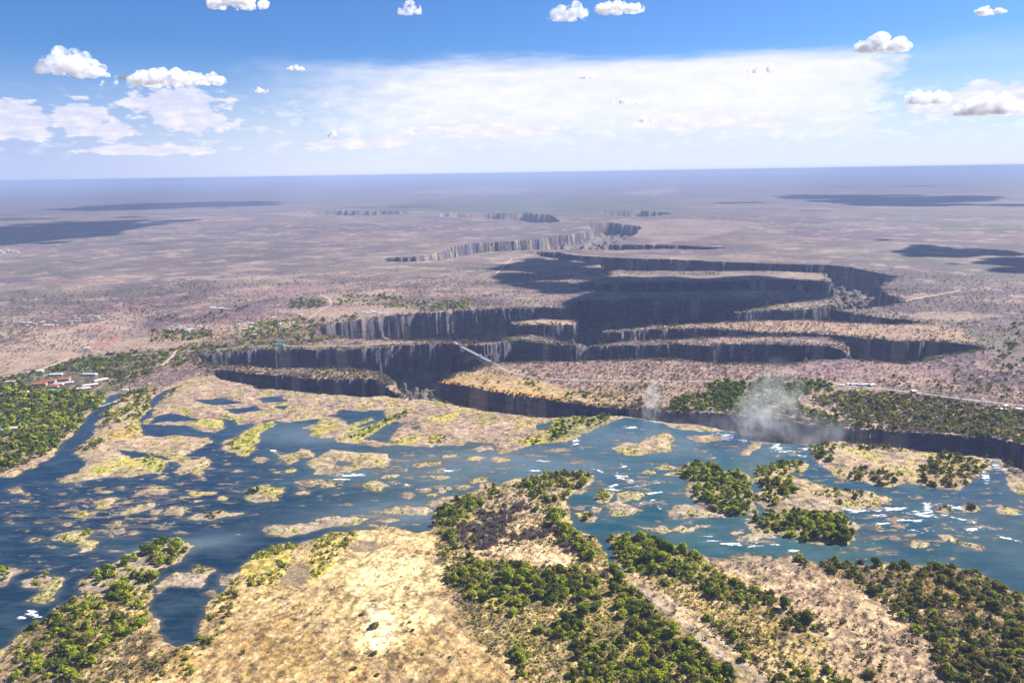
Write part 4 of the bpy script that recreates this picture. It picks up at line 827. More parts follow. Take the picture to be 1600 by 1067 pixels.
for (poly, n, (s0, s1), pw, ph), P in zip(TZ, TW):
    lo, hi = P.min(0), P.max(0); want = n; xs = []; tries = 0
    ks = list(pw); pr = np.array([pw[k] for k in ks], float); pr /= pr.sum()
    area = 0.5 * abs(np.dot(P[:, 0], np.roll(P[:, 1], 1)) - np.dot(P[:, 1], np.roll(P[:, 0], 1)))
    frac = area / ((hi[0] - lo[0]) * (hi[1] - lo[1])); m_ = int(n / max(frac, .05) * 1.1)
    X = lo[0] + g.random(m_) * (hi[0] - lo[0]); Y = lo[1] + g.random(m_) * (hi[1] - lo[1])
    inside = sdf(X, Y, P, 5) > -3 + 4 * vnoise(X, Y, 20, 5)
    dens = fbm(X, Y, 38, 3, 301) > (-.30 if any(w in ph for w in ('wood', 'forest', 'island', 'thicket', 'scrub above', 'knoll')) and 'central' not in ph else -.07 if n > 100 else -.3)
    ok = inside & dens; X, Y = X[ok][:n], Y[ok][:n]
    for i in range(len(X)):
        c = ks[g.choice(len(ks), p=pr)]; s = s0 * .75 + (s1 - s0 * .75) * g.random() ** 2.0
        if c in ('yellow', 'grey'): s *= .85
        if c == 'dark' and Y[i] < 1300 and g.random() < .38: c = 'bright'
        trees.append((X[i], Y[i], s, c, ph, None))
TX = np.array([a[0] for a in trees]); TY = np.array([a[1] for a in trees]); FT = fields(TX, TY)
ok = (FT['land'] > .3) & (FT['z'] > -60) & ((FT['g'] < -5) | (FT['z'] < -12))
CLEAR = [W([(966,893),(985,893),(1030,925),(1075,960),(1120,995),(1175,1040),(1220,1085),(1170,1085),(1110,1030),(1060,985),(1010,945),(975,915)]), W([(855,958),(895,955),(885,985),(850,980)]), W([(1130,950),(1200,965),(1230,1010),(1160,985)]), W([(1110,890),(1170,900),(1210,925),(1195,930),(1130,905)])]
for P in CLEAR: ok &= sdf(TX, TY, P, 10) < 1
for P, w_, kd in RD_W: ok &= sdline(TX, TY, P, 30) > w_ * .5 + 3
trees = [tr + (float(FT['z'][i]), i) for i, tr in enumerate(trees) if ok[i] or (tr[5] and FT['g'][i] < -3)]
def project(x, y, z):
    v = np.array([x, y, z - CAM_H]); d = v @ cf; return 800 + FPX * (v @ cr) / d, 533.5 - FPX * (v @ cu) / d, d
PROT = {}
for k in PAL:
    PROT[k] = []
    for v in range(5):
        gg = np.random.default_rng(100 + v + 17 * len(PROT))
        if k == 'grey': a = bare(gg, 170)
        elif k == 'yellow': a = crown(gg, 4, 180, .07, .55)
        else: a = crown(gg, 7 + v % 3, 520, .055, .70 + .15 * (v % 3))
        PROT[k].append(a)
score = []
for i, tr in enumerate(trees):
    u, v, d = project(tr[0], tr[1], tr[6]); inside = (-5 < u < 1605) and (0 < v < 1072)
    score.append((1e6 if tr[5] else 0) + (tr[2] / d * 1000 if inside else -1))
order = sorted(range(len(trees)), key=lambda i: -score[i])
indiv = order[:298]; rest = order[298:]
proto_mesh = {}
TRK = trunk(np.random.default_rng(1))
tm = bpy.data.meshes.new('trunk'); tm.from_pydata(TRK[0].tolist(), [], TRK[1].tolist()); tm.materials.append(MBARK)
def crown_mesh(k, v):
    if (k, v) not in proto_mesh:
        a = PROT[k][v]; o = add_mesh('crown', a[0], a[1], MF_OBJ[k], attrs={'shade': a[2].astype(np.float32)}); proto_mesh[(k, v)] = o.data; bpy.data.objects.remove(o)
    return proto_mesh[(k, v)]
ORD = ['', 'first', 'second', 'third', 'fourth', 'fifth', 'sixth', 'seventh', 'eighth', 'ninth', 'tenth', 'eleventh', 'twelfth', 'thirteenth', 'fourteenth', 'fifteenth', 'sixteenth', 'seventeenth', 'eighteenth', 'nineteenth', 'twentieth']
def nth(i, n):
    if n == 1: return 'standing alone'
    if i == 0: return 'leftmost'
    if i == n - 1: return 'rightmost'
    return (ORD[i + 1] + ' from left') if i < 20 else (ORD[n - i] + ' from right')
def placed(x, y):
    best = None; bd = 1e9
    for z, P in zip(TZ, TW):
        s = float(sdf(np.array([x]), np.array([y]), P, 400)[0])
        if s > 0: return z[4]
        if -s < bd: bd, best = -s, z[4]
    return best
groups = {}
for i in indiv:
    tr = trees[i]; note = BIGNOTE.get(tr[5]) if tr[5] else None
    if note: groups.setdefault(('note', note), []).append(i); continue
    ph = tr[4] or placed(tr[0], tr[1]); big = 'large' if tr[2] > 12 else ('medium' if tr[2] > 8.5 else 'small')
    groups.setdefault((ph, tr[3], big), []).append(i)
def label_split(key, ids):
    ph, pal, big = key; sw = SHADEWORD[pal]
    ids = sorted(ids, key=lambda i: project(*trees[i][:2], trees[i][6])[0]); out = {}
    if len(ids) == 1: out[ids[0]] = f'the one {big} {sw} tree {ph}'; return out
    if len(ids) > 6:                                               # nearer and farther halves
        ys = sorted(ids, key=lambda i: trees[i][1]); h = set(ys[:len(ys) // 2])
        for part, w_ in ((h, 'nearer'), (set(ids) - h, 'farther')):
            sub = [i for i in ids if i in part]
            for j, i in enumerate(sub): out[i] = f'{big} {sw} tree {ph}, {w_} {nth(j, len(sub))}'
    else:
        for j, i in enumerate(ids): out[i] = f'{big} {sw} tree {ph}, {nth(j, len(ids))}'
    return out
labels = {}
for key, ids in groups.items():
    if key[0] == 'note': labels[ids[0]] = key[1]
    else: labels.update(label_split(key, ids))
for v_ in labels.values():
    if len(v_.split()) > 16: print('LONG', v_)
srcs = {}
for n_, i in enumerate(indiv):
    x, y, s, pal, ph, fz, z, _ = trees[i]; v = n_ % 5; shrub = (i in labels and 'shrub' in labels[i])
    if (pal, v) not in srcs:
        e = bpy.data.objects.new('tree', None); COL.objects.link(e)
        c = bpy.data.objects.new('crown', crown_mesh(pal, v)); COL.objects.link(c); c.parent = e
        tk = bpy.data.objects.new('trunk', tm); COL.objects.link(tk); tk.parent = e
        srcs[(pal, v)] = (e, c, tk)
    else:
        e0, c0, t0 = srcs[(pal, v)]; e = e0.copy(); COL.objects.link(e)
        for q in (c0, t0):
            k = q.copy(); COL.objects.link(k); k.parent = e
    hh = s * (.85 + .35 * random.random()) * (.6 if shrub else 1)
    e.location = (x, y, z - .1); e.scale = (s * random.uniform(.9, 1.35), s * random.uniform(.9, 1.2), hh); e.rotation_euler = (0, 0, random.random() * 6.28)
    e.name = 'shrub' if shrub else 'tree'
    tag(e, labels[i], 'shrub' if shrub else 'tree', 'shrubs on the sand spit' if shrub else 'trees and bushes on the river banks and islands')

def scatter(name, tpl, X, Y, Z, S, mt, H=None, mix=None, seed=0):
    """merge many scaled and turned copies of a few templates into one mesh"""
    g = np.random.default_rng(seed); V, Fc, SH, MX = [], [], [], []; n = 0
    which = g.integers(0, len(tpl), len(X)); H = (S if H is None else H) * (.7 + .6 * g.random(len(X)))
    mixv = g.random(len(X)) if mix is None else mix
    for k, (tv, tf, ts) in enumerate(tpl):
        j = np.nonzero(which == k)[0]
        if len(j) == 0: continue
        a = g.random(len(j)) * 2 * PI; ca, sa = np.cos(a)[:, None], np.sin(a)[:, None]
        vx = (tv[:, 0] * ca - tv[:, 1] * sa) * S[j, None] + X[j, None]; vy = (tv[:, 0] * sa + tv[:, 1] * ca) * S[j, None] + Y[j, None]; vz = tv[:, 2] * H[j, None] + Z[j, None]
        V.append(np.stack([vx, vy, vz], -1).reshape(-1, 3)); Fc.append((tf[None] + (n + np.arange(len(j)) * len(tv))[:, None, None]).reshape(-1, 3)); n += len(j) * len(tv)
        SH.append(np.tile(ts, len(j))); MX.append(np.repeat(mixv[j], len(tv)))
    if not V: return None
    return add_mesh(name, np.concatenate(V), np.concatenate(Fc), mt, attrs={'shade': np.concatenate(SH).astype(np.float32), 'mixv': np.concatenate(MX).astype(np.float32)})
def small(k, lv, core, seed):
    o = []
    for v in range(4):
        gg = np.random.default_rng(seed + v)
        o.append(bare(gg, 14 if lv < 20 else (24 if lv < 60 else 60)) if k == 'grey' else crown(gg, 4 if lv < 60 else 6, lv, .11 if lv < 60 else .075, .75 if k != 'yellow' else .5, core=core))
    return o
NAMES = {'dark': ('dark_woodland', 'dark green woodland and bushes covering the banks and islands'), 'bright': ('green_bushes', 'yellow-green leafy bushes filling the banks and islands'), 'olive': ('olive_bushes', 'olive brown bushes between the greener trees'),
         'grey': ('bare_scrub', 'leafless grey scrub around the gorges'), 'yellow': ('reeds', 'yellow reeds and low bushes at the water margins')}
R_ = np.array([[trees[i][0], trees[i][1], trees[i][6], trees[i][2]] for i in rest]); RP = np.array([trees[i][3] for i in rest]); RD_ = np.hypot(R_[:, 0], R_[:, 1])
for k in PAL:
    j = (RP == k) & (RD_ < 1450); j2 = (RP == k) & (RD_ >= 1450)
    a = scatter('x', small(k, 150, ICO0, 900), R_[j, 0], R_[j, 1], R_[j, 2] - .1, R_[j, 3] * 1.1, MF_ST[k], R_[j, 3] * 1.0, seed=1)
    b_ = scatter('x', small(k, 44, ICO0, 950), R_[j2, 0], R_[j2, 1], R_[j2, 2] - .1, R_[j2, 3] * 1.15, MF_ST[k], R_[j2, 3] * 1.0, seed=2)
    for o_, nm, lb in ((a, '', ' near the camera'), (b_, 'far_', ' farther off')):
        if o_: o_.name = nm + NAMES[k][0]; tag(o_, NAMES[k][1] + lb, 'scrub' if k in ('grey', 'olive') else 'vegetation', kind='stuff')
print('trees', len(trees), 'rest', len(rest))
# open scrub on the plateau
n = 170000; u = g.random(n); dd = 720 * (4600 / 720.0) ** (u ** .62); aa = np.radians(-36 + 72 * g.random(n)); X = dd * np.sin(aa); Y = dd * np.cos(aa); F = fields(X, Y)
p = bushy(F); nearrim = np.exp(-np.abs(F['g'] + 14) / 14.0); p = np.clip(p * .75 + nearrim * .5 * (F['riv'] < -5), 0, 1) * (F['g'] < -3)
golden = np.zeros(n)
for zi, (P, col_, fe, wp, st) in enumerate(Z_W):
    if col_ in (GOLD, ORA, TAN, WHI): golden = np.maximum(golden, ss(sdf(X, Y, P, 60), -5, 5))
sandy = np.maximum(sdf(X, Y, W([(380,880),(560,828),(676,825),(690,900),(740,1000),(840,1080),(230,1080),(330,950)]), 20), -20) > 0
p *= (1 - .93 * sandy) * (1 - .85 * golden) * (1 - ss(dd, 3300, 4600))
for P, w_, kd in RD_W: p *= sdline(X, Y, P, 30) > w_ * .5 + 3
ok = (g.random(n) < p) & (F['land'] > 1); X, Y, Z = X[ok], Y[ok], F['z'][ok]; S = (2.6 + 5.0 * g.random(len(X)) ** 2) * np.clip(.8 + dd[ok] / 5000, .8, 1.7); cl = g.random(len(X)) + fbm(X, Y, 180, 3, 401) * 1.3
for k, lo, hi, nm, lb in (('grey', -9, .80, 'dry_scrub', 'leafless mauve grey scrub dotted over the dry plateau'), ('olive', .80, 1.02, 'dry_bushes', 'dull olive bushes dotted over the dry plateau'), ('dark', 1.02, 99, 'plateau_bushes', 'dark green bushes dotted over the dry plateau')):
    j = (cl >= lo) & (cl < hi); o_ = scatter(nm, small(k, 18, ICO0 if k != 'grey' else None, 970), X[j], Y[j], Z[j] - .1, S[j], MF_ST[k], S[j] * .85, seed=4)
    if o_: tag(o_, lb, 'scrub', kind='stuff')
print('scrub', ok.sum())
# scrub crowding the gorge rims
n = 150000; u = g.random(n); dd = 1420 * (4300 / 1420.0) ** u; aa = np.radians(-34 + 68 * g.random(n)); X = dd * np.sin(aa); Y = dd * np.cos(aa); gd = gorge_sd(X, Y); k_ = gd > -20; X, Y = X[k_], Y[k_]; F = fields(X, Y)
ok = (F['z'] > -6) & (F['land'] > 2) & (F['riv'] < -4) & (fbm(X, Y, 60, 3, 441) > -.10) & (g.random(len(X)) < .8)
for P in (W([(680,598),(760,584),(860,600),(960,625),(940,634),(800,616),(720,603)]), W([(800,503),(840,499),(897,501),(901,507),(830,508)])): ok &= (sdf(X, Y, P, 20) < 0) | (g.random(len(X)) < .12)
X, Y, Z = X[ok], Y[ok], F['z'][ok]; S = 3.5 + 6.5 * g.random(len(X)) ** 1.6; cl = g.random(len(X)) + fbm(X, Y, 150, 3, 451)
for k, lo, hi, nm in (('grey', -9, .6, 'rim_scrub'), ('olive', .6, .85, 'rim_bushes'), ('dark', .85, 9, 'rim_trees')):
    j = (cl >= lo) & (cl < hi); o_ = scatter(nm, small(k, 40, ICO0 if k != 'grey' else None, 985), X[j], Y[j], Z[j] - .3, S[j], MF_ST[k], S[j] * .95, seed=8)
    if o_: tag(o_, {'grey': 'grey leafless', 'olive': 'olive brown', 'dark': 'dark green'}[k] + ' bushes crowding the rims of the gorges', 'scrub', kind='stuff')
print('rim', len(X))
# scrub hanging on the gorge walls
n = 60000; u = g.random(n); dd = 1450 * (4200 / 1450.0) ** u; aa = np.radians(-34 + 68 * g.random(n)); X = dd * np.sin(aa); Y = dd * np.cos(aa); F = fields(X, Y)
ok = (F['g'] > 3) & (fbm(X, Y, 40, 3, 411) > .0); X, Y, Z = X[ok], Y[ok], F['z'][ok]; S = 3 + 6 * g.random(len(X)) ** 1.5
for k, lo, hi, nm in (('grey', 0, .5, 'cliff_scrub'), ('dark', .5, 1.01, 'cliff_bushes')):
    cl = g.random(len(X)) if k == 'grey' else cl; j = (cl >= lo) & (cl < hi)
    o_ = scatter(nm, small(k, 30, ICO0 if k != 'grey' else None, 990), X[j], Y[j], Z[j] - .3, S[j], MF_ST[k], S[j] * .9, seed=5)
    if o_: tag(o_, ('grey leafless' if k == 'grey' else 'dark green') + ' bushes clinging to the gorge walls and ledges', 'scrub', kind='stuff')
# tufts on the sand, rock and low river ground
n = 85000; u = g.random(n); dd = 690 * (2100 / 690.0) ** u; aa = np.radians(-35 + 70 * g.random(n)); X = dd * np.sin(aa); Y = dd * np.cos(aa); F = fields(X, Y)
pt = fbm(X, Y, 28, 4, 151, .6) + fbm(X, Y, 9, 3, 161, .6) * .3
ok = (F['land'] > 1.0) & (F['riv'] > -8) & (g.random(n) < ss(pt, -.02, .16) * .9 + .10)
sandy = np.zeros(n)
for P in CLEAR[:1] + [W([(380,880),(560,828),(676,825),(690,900),(740,1000),(840,1080),(230,1080),(330,950)]), W([(1100,868),(1240,872),(1420,950),(1500,1080),(1300,1080),(1200,960)]), W([(745,850),(800,842),(900,868),(880,885),(800,890),(700,870)])]: sandy = np.maximum(sandy, ss(sdf(X, Y, P, 60), -5, 5))
ok |= (F['land'] > 3) & (F['riv'] <= -8) & (dd < 1300) & (F['g'] < -8) & (g.random(n) < .8 - .77 * sandy)
ok &= (g.random(n) > sandy * .75)
X, Y, Z = X[ok], Y[ok], F['z'][ok]; S = (1.5 + 3.4 * g.random(len(X)) ** 2); cl = g.random(len(X)) + fbm(X, Y, 90, 3, 421) * .8
nearb = F['riv'][ok] <= -8
for k, lo, hi, nm, lb in (('yellow', -9, .40, 'grass_tufts', 'yellow grass tufts on the rocky river ground'), ('bright', .40, .62, 'low_green_bushes', 'low lime green bushes on the river ground'), ('olive', .62, .85, 'low_bushes', 'low olive bushes on the river ground'), ('grey', .85, 9, 'low_dry_scrub', 'low grey scrub on the river ground')):
    j = (cl >= lo) & (cl < hi); o_ = scatter(nm, small(k, 22, ICO0 if k != 'grey' else None, 1010), X[j], Y[j], Z[j] - .1, S[j], MF_ST[k], S[j] * .7, seed=6)
    if o_: tag(o_, lb, 'grass' if k == 'yellow' else 'scrub', kind='stuff')
# the grey leafless grove on the central point
P = W([(735,800),(780,775),(830,790),(870,830),(930,870),(950,905),(880,885),(800,850),(745,862),(715,850)]); lo, hi = P.min(0), P.max(0); n = 1500
X = lo[0] + g.random(n) * (hi[0] - lo[0]); Y = lo[1] + g.random(n) * (hi[1] - lo[1]); ok = (sdf(X, Y, P, 5) > 0) & (fbm(X, Y, 50, 3, 431) > -.08); X, Y = X[ok], Y[ok]; F = fields(X, Y); S = 4 + 6 * g.random(len(X))
o_ = scatter('leafless_grove', small('grey', 110, None, 1030), X, Y, F['z'] - .1, S, MF_ST['grey'], S * .8, seed=7); tag(o_, 'leafless mauve grey grove on the pale sand of the central point', 'scrub', kind='stuff')
# ------------------------------------------------------------------ roads
MR, t, b = mat('road_material'); geo = N(t, 'ShaderNodeNewGeometry'); L(t, mixc(t, noise(t, geo.outputs['Position'], .12, 4), (.30, .24, .21), (.46, .38, .33)), b.inputs['Base Color'])
MD, t, b = mat('dirt_material'); geo = N(t, 'ShaderNodeNewGeometry'); L(t, mixc(t, noise(t, geo.outputs['Position'], .10, 4), (.42, .31, .22), (.62, .47, .34)), b.inputs['Base Color'])
for P, wdt, kd in RD_W:
    d = np.r_[0, np.cumsum(np.hypot(*np.diff(P, axis=0).T))]; n = int(d[-1] / 6) + 2; s = np.linspace(0, d[-1], n)
    sx = np.interp(s, d, P[:, 0]); sy = np.interp(s, d, P[:, 1])
    for _ in range(6): sx[1:-1] = (sx[:-2] + sx[2:] + 2 * sx[1:-1]) / 4; sy[1:-1] = (sy[:-2] + sy[2:] + 2 * sy[1:-1]) / 4
    tx, ty = np.gradient(sx), np.gradient(sy); l = np.hypot(tx, ty); nx, ny = -ty / l, tx / l
    cols = np.linspace(-1, 1, 5); wv = wdt * .5 * (1 + .5 * fbm(sx, sy, 30, 2, 501) * (kd == 'dirt'))
    X = (sx[:, None] + nx[:, None] * wv[:, None] * cols).ravel(); Y = (sy[:, None] + ny[:, None] * wv[:, None] * cols).ravel()
    F = fields(X, Y); z0 = F['z'].reshape(n, 5).max(1, keepdims=True); z0 = np.convolve(np.pad(z0[:, 0], 4, mode='edge'), np.ones(9) / 9, 'valid')[:, None]
    Z = np.repeat(z0 + .55, 5, 1).ravel(); keep_ = ~((F['g'] > -2) if True else 0)
    ii = np.arange(n * 5).reshape(n, 5); q = np.stack([ii[:-1, :-1], ii[1:, :-1], ii[1:, 1:], ii[:-1, 1:]], -1).reshape(-1, 4)
    q = q[keep_[q].all(1)]
    o_ = add_mesh('road' if kd == 'road' else 'dirt_track', np.stack([X, Y, Z], 1), q, MR if kd == 'road' else MD); tag(o_, kind='structure')

# ------------------------------------------------------------------ solid building helpers
class MB:
    def __init__(s): s.v = []; s.f = []
    def box(s, c, d, rz=0.0):
        n = len(s.v); ca, sa = math.cos(rz), math.sin(rz)
        for z in (-1, 1):
            for x, y in ((-1, -1), (1, -1), (1, 1), (-1, 1)):
                X, Y = x * d[0] / 2, y * d[1] / 2; s.v.append((c[0] + X * ca - Y * sa, c[1] + X * sa + Y * ca, c[2] + z * d[2] / 2))
        for f in ((0, 3, 2, 1), (4, 5, 6, 7), (0, 1, 5, 4), (1, 2, 6, 5), (2, 3, 7, 6), (3, 0, 4, 7)): s.f.append(tuple(n + k for k in f))
        return s
    def bar(s, a, b, w):
        a, b = np.array(a, float), np.array(b, float); d = b - a; d /= np.linalg.norm(d); u = np.cross(d, [0, 0, 1.0])
        if np.linalg.norm(u) < .1: u = np.array([1.0, 0, 0])
        u /= np.linalg.norm(u); w2 = np.cross(u, d); n = len(s.v)
        for p in (a, b):
            for i, j in ((-1, -1), (1, -1), (1, 1), (-1, 1)): s.v.append(tuple(p + u * i * w / 2 + w2 * j * w / 2))
        for f in ((0, 3, 2, 1), (4, 5, 6, 7), (0, 1, 5, 4), (1, 2, 6, 5), (2, 3, 7, 6), (3, 0, 4, 7)): s.f.append(tuple(n + k for k in f))
        return s
    def poly(s, vs, fs):
        n = len(s.v); s.v += [tuple(q) for q in vs]; s.f += [tuple(n + k for k in f) for f in fs]; return s
    def build(s, name, mt, parent=None):
        me = bpy.data.meshes.new(name); me.from_pydata([tuple(map(float, q)) for q in s.v], [], s.f); me.materials.append(mt); me.update()
        o = bpy.data.objects.new(name, me); COL.objects.link(o)
        if parent: o.parent = parent
        return o
def plain(name, c, rough=.8, metal=0.0, c2=None, sc=.4):
    mt, t, b = mat(name, rough); b.inputs['Metallic'].default_value = metal
    geo = N(t, 'ShaderNodeNewGeometry'); c2 = c2 or tuple(v * .7 for v in c)
    L(t, mixc(t, sstep(t, noise(t, geo.outputs['Position'], sc, 4), .3, .7), c, c2), b.inputs['Base Color']); return mt
M_WALL = plain('plaster_material', (.62, .50, .40)); M_RED = plain('red_roof_material', (.48, .16, .10), c2=(.34, .12, .08)); M_PALE = plain('pale_roof_material', (.72, .60, .55), c2=(.55, .45, .42))
M_TIN = plain('tin_roof_material', (.70, .72, .72), .4, c2=(.5, .5, .5)); M_TEAL = plain('teal_roof_material', (.15, .42, .42)); M_BLUE = plain('blue_roof_material', (.06, .28, .52)); M_THATCH = plain('thatch_material', (.28, .20, .12))
M_GLASS = plain('dark_window_material', (.03, .035, .045), .15); M_DOOR = plain('door_material', (.10, .06, .04)); M_STEEL = plain('bridge_steel_material', (.26, .27, .29), .5, c2=(.18, .18, .19)); M_ASPH = plain('deck_material', (.30, .28, .28), c2=(.22, .21, .21))
M_CONC = plain('concrete_material', (.66, .62, .56), c2=(.50, .46, .42)); M_WHITE = plain('white_paint_material', (.82, .82, .80), c2=(.74, .74, .72)); M_TYRE = plain('tyre_material', (.03, .03, .03))
def ground_z(x, y):
    return float(fields(np.array([x, x + .1]), np.array([y, y]))['z'][0])
def house(px, py, l, w, h, rz, roof, label, group, name='house', detail=True, hip=False, wall=None):
    p = at(px, py); z = ground_z(*p)
    e = bpy.data.objects.new(name, None); COL.objects.link(e); e.location = (p[0], p[1], z); e.rotation_euler = (0, 0, rz)
    tag(e, label, 'building' if name != 'house' else 'house', group)
    MB().box((0, 0, h / 2 - .5), (l, w, h + 1)).build('wall', wall or M_WALL, e)
    o = .8; rh = w * .28; k = (l / 2 - w * .35) if hip else l / 2 + o; a, b_ = l / 2 + o, w / 2 + o
    v = [(-a, -b_, h), (a, -b_, h), (a, b_, h), (-a, b_, h), (-k, 0, h + rh), (k, 0, h + rh), (-a, -b_, h - .35), (a, -b_, h - .35), (a, b_, h - .35), (-a, b_, h - .35)]
    MB().poly(v, [(0, 1, 5, 4), (2, 3, 4, 5), (3, 0, 4), (1, 2, 5), (0, 6, 7, 1), (1, 7, 8, 2), (2, 8, 9, 3), (3, 9, 6, 0), (6, 9, 8, 7)]).build('roof', roof, e)
    if detail:
        nwin = max(2, int(l / 6)); dm = None
        for s in (-1, 1):
            for i in range(nwin):
                x = -l / 2 + (i + .5) * l / nwin
                if s == -1 and i == nwin // 2: MB().box((x, s * w / 2, 1.05), (1.4, .16, 2.1)).build('door', M_DOOR, e); continue
                for fl in range(max(1, int(h / 3.2))):
                    MB().box((x, s * w / 2, 1.7 + 3.1 * fl), (1.8, .12, 1.3)).build('window', M_GLASS, e)
    return e
HG = 'hotel buildings on the left bank'
hot = [(62,603,34,12,4,.15,M_RED,'red tiled hotel building at the left end of the hotel row'),(78,599,30,12,5,.1,M_RED,'red hotel roof just right of the leftmost red one'),(92,603,26,12,4,.0,M_PALE,'pale pink hotel roof in front of the red roofs'),
       (100,596,30,13,5,.15,M_RED,'red hotel roof at the right end of the hotel row'),(84,607,22,10,4,.1,M_RED,'small red roof nearest the trees in front of the hotel row'),(108,601,20,10,4,.4,M_PALE,'pale pink roof touching the right red hotel roof'),
       (87,588,34,10,4,.1,M_TIN,'long grey tin roof behind the red hotel roofs'),(62,583,20,9,4,.1,M_TIN,'small tin roof in the trees above the hotel'),
       (128,611,38,11,4,.55,M_PALE,'long pale slanting roof nearest the river channel'),(141,605,36,11,4,.55,M_PALE,'long pale slanting roof behind the one nearest the channel'),(158,597,36,11,4,.9,M_PALE,'pale steep-angled roof closest to the weir'),
       (140,588,40,10,4,-.1,M_TIN,'long low tin roof on the bare patch right of the hotel'),(40,616,26,14,4,-.45,M_PALE,'broad pale roof alone in the trees left of the pool'),(46,620,14,8,3,-.45,M_RED,'small red roof stuck to the broad pale roof'),
       (80,612,12,8,3,0,M_TEAL,'small teal roof in the trees below the hotel'),(17,599,26,8,3,.1,M_PALE,'flat pale roof at the left edge above the wood'),(22,672,18,9,3,.2,M_TIN,'silver tin roof deep in the left wood'),(1,675,9,7,3,.2,M_TEAL,'tiny pale teal roof at the left edge in the wood')]
for a in hot: house(*a[:8], HG, name='hotel_building', hip=True)
# towns: (cx, cy, spread x, y, n, phrase, roofs)
TOWN = [(75,507,40,4,14,'in the far pink township at left',(M_PALE,M_TIN,M_WHITE)),(140,500,45,6,16,'on red earth in the far township',(M_PALE,M_RED,M_TIN)),(290,515,22,5,12,'among trees in the left middle distance',(M_TIN,M_PALE,M_TEAL)),(345,482,20,3,8,'in the farthest cluster above the golden field',(M_TIN,M_WHITE)),
        (395,515,28,12,18,'in the left half of the nearer town',(M_TIN,M_TEAL,M_PALE,M_WHITE)),(440,505,35,14,20,'in the right half of the nearer town',(M_TIN,M_TEAL,M_PALE,M_THATCH)),(585,489,22,4,12,'in the compound above the lit gorge wall',(M_TIN,M_PALE)),(695,475,30,5,9,'in the grove above the lit gorge wall',(M_TIN,M_TEAL)),
        (15,395,16,2,7,'in the faraway hamlet at the left edge',(M_WHITE,)),(1340,604,24,2,6,'in the pale camp beside the right road',(M_WHITE,M_TIN)),(1565,641,30,4,6,'in the scrub at the right edge',(M_WHITE,M_PALE)),(700,470,1,1,0,'',())]
RN = {M_PALE.name: 'pale pink roofed', M_TIN.name: 'grey tin roofed', M_WHITE.name: 'white roofed', M_RED.name: 'red roofed', M_TEAL.name: 'teal roofed', M_THATCH.name: 'brown thatched'}
for cx, cy, sx, sy, n, ph, roofs in TOWN:
    if not n: continue
    items = []; k = 0
    while len(items) < n and k < 400:
        k += 1; q = (cx + sx * random.uniform(-1, 1), cy + sy * random.uniform(-1, 1))
        if all(abs(q[0] - r_[0]) > 2.4 or abs(q[1] - r_[1]) > 1.3 for r_ in items): items.append((q[0], q[1], random.choice(roofs)))
    items.sort(); cnt = {}
    for it in items: cnt[it[2].name] = cnt.get(it[2].name, 0) + 1
    seen = {}
    for q in items:
        nm = q[2].name; i = seen.get(nm, 0); seen[nm] = i + 1; big = random.uniform(.8, 1.5) * (1.6 if cy < 420 else 1)
        pos_ = 'the only one' if cnt[nm] == 1 else nth(i, cnt[nm])
        big *= .72; house(q[0], q[1], 14 * big, 8 * big, 3.6 * big, random.uniform(-.5, .8), q[2], f'{RN[nm]} house {ph}, {pos_}', 'houses ' + ph, detail=False, wall=M_WHITE if random.random() < .4 else M_WALL)
house(437, 541, 26, 12, 4, .1, M_BLUE, 'bright blue roofed shed at the rim road left of the gorges', None, name='shed')
house(1427, 615, 11, 8, 5, .2, M_WHITE, 'white house alone between the road and the green bushes at right', None, name='cottage')
house(136, 546, 12, 7, 3, .3, M_WHITE, 'white house on the red earth left of the lone dark tree', None, name='farmhouse')

# ------------------------------------------------------------------ the bridge over the second gorge
A = at(722, 543.5); B = at(779, 573); d = B - A; Lb = float(np.hypot(*d)); ang = math.atan2(d[1], d[0]); mid_ = (A + B) / 2
e = bpy.data.objects.new('arch_bridge', None); COL.objects.link(e); zb = max(ground_z(*A), ground_z(*B), 1.0) + .6; e.location = (mid_[0], mid_[1], zb); e.rotation_euler = (0, 0, ang)
tag(e, 'grey steel arch bridge spanning the dark gorge left of centre', 'bridge')
print('bridge length', Lb, 'g', gorge_sd(np.linspace(A[0], B[0], 9), np.linspace(A[1], B[1], 9)))
MB().box((0, 0, .2), (Lb + 16, 11, 1.2)).build('deck', M_ASPH, e)
for s in (-1, 1):
    m_ = MB(); m_.box((0, s * 5.7, 1.3), (Lb + 16, .3, .25)); m_.box((0, s * 5.7, .9), (Lb + 16, .2, .15))
    for i in range(int(Lb / 4)): m_.box((-Lb / 2 + 4 * i, s * 5.7, 1.0), (.25, .25, .9))
    m_.build('railing', M_STEEL, e)
    m_ = MB(); hs = Lb * .40; n = 16; pt = []
    for i in range(n + 1):
        x = -hs + 2 * hs * i / n; y = s * 4.6; z1 = -4.0 - 30 * (x / hs) ** 2; z2 = -9.0 - 34 * (x / hs) ** 2; pt.append((x, y, z1, z2))
    for i in range(n):
        a, b_ = pt[i], pt[i + 1]; m_.bar((a[0], a[1], a[2]), (b_[0], b_[1], b_[2]), 1.3); m_.bar((a[0], a[1], a[3]), (b_[0], b_[1], b_[3]), 1.3); m_.bar((a[0], a[1], a[3]), (b_[0], b_[1], b_[2]), .6); m_.bar((a[0], a[1], a[2]), (a[0], a[1], a[3]), .6)
    m_.build('arch', M_STEEL, e)
    m_ = MB(); 
    for i in range(n + 1): m_.bar((pt[i][0], pt[i][1], pt[i][2]), (pt[i][0], pt[i][1], -.6), .7)
    m_.build('column', M_STEEL, e)
for s in (-1, 1): MB().box((s * (Lb * .5 - 2), 0, -7), (9, 10, 13)).build('abutment', M_CONC, e)
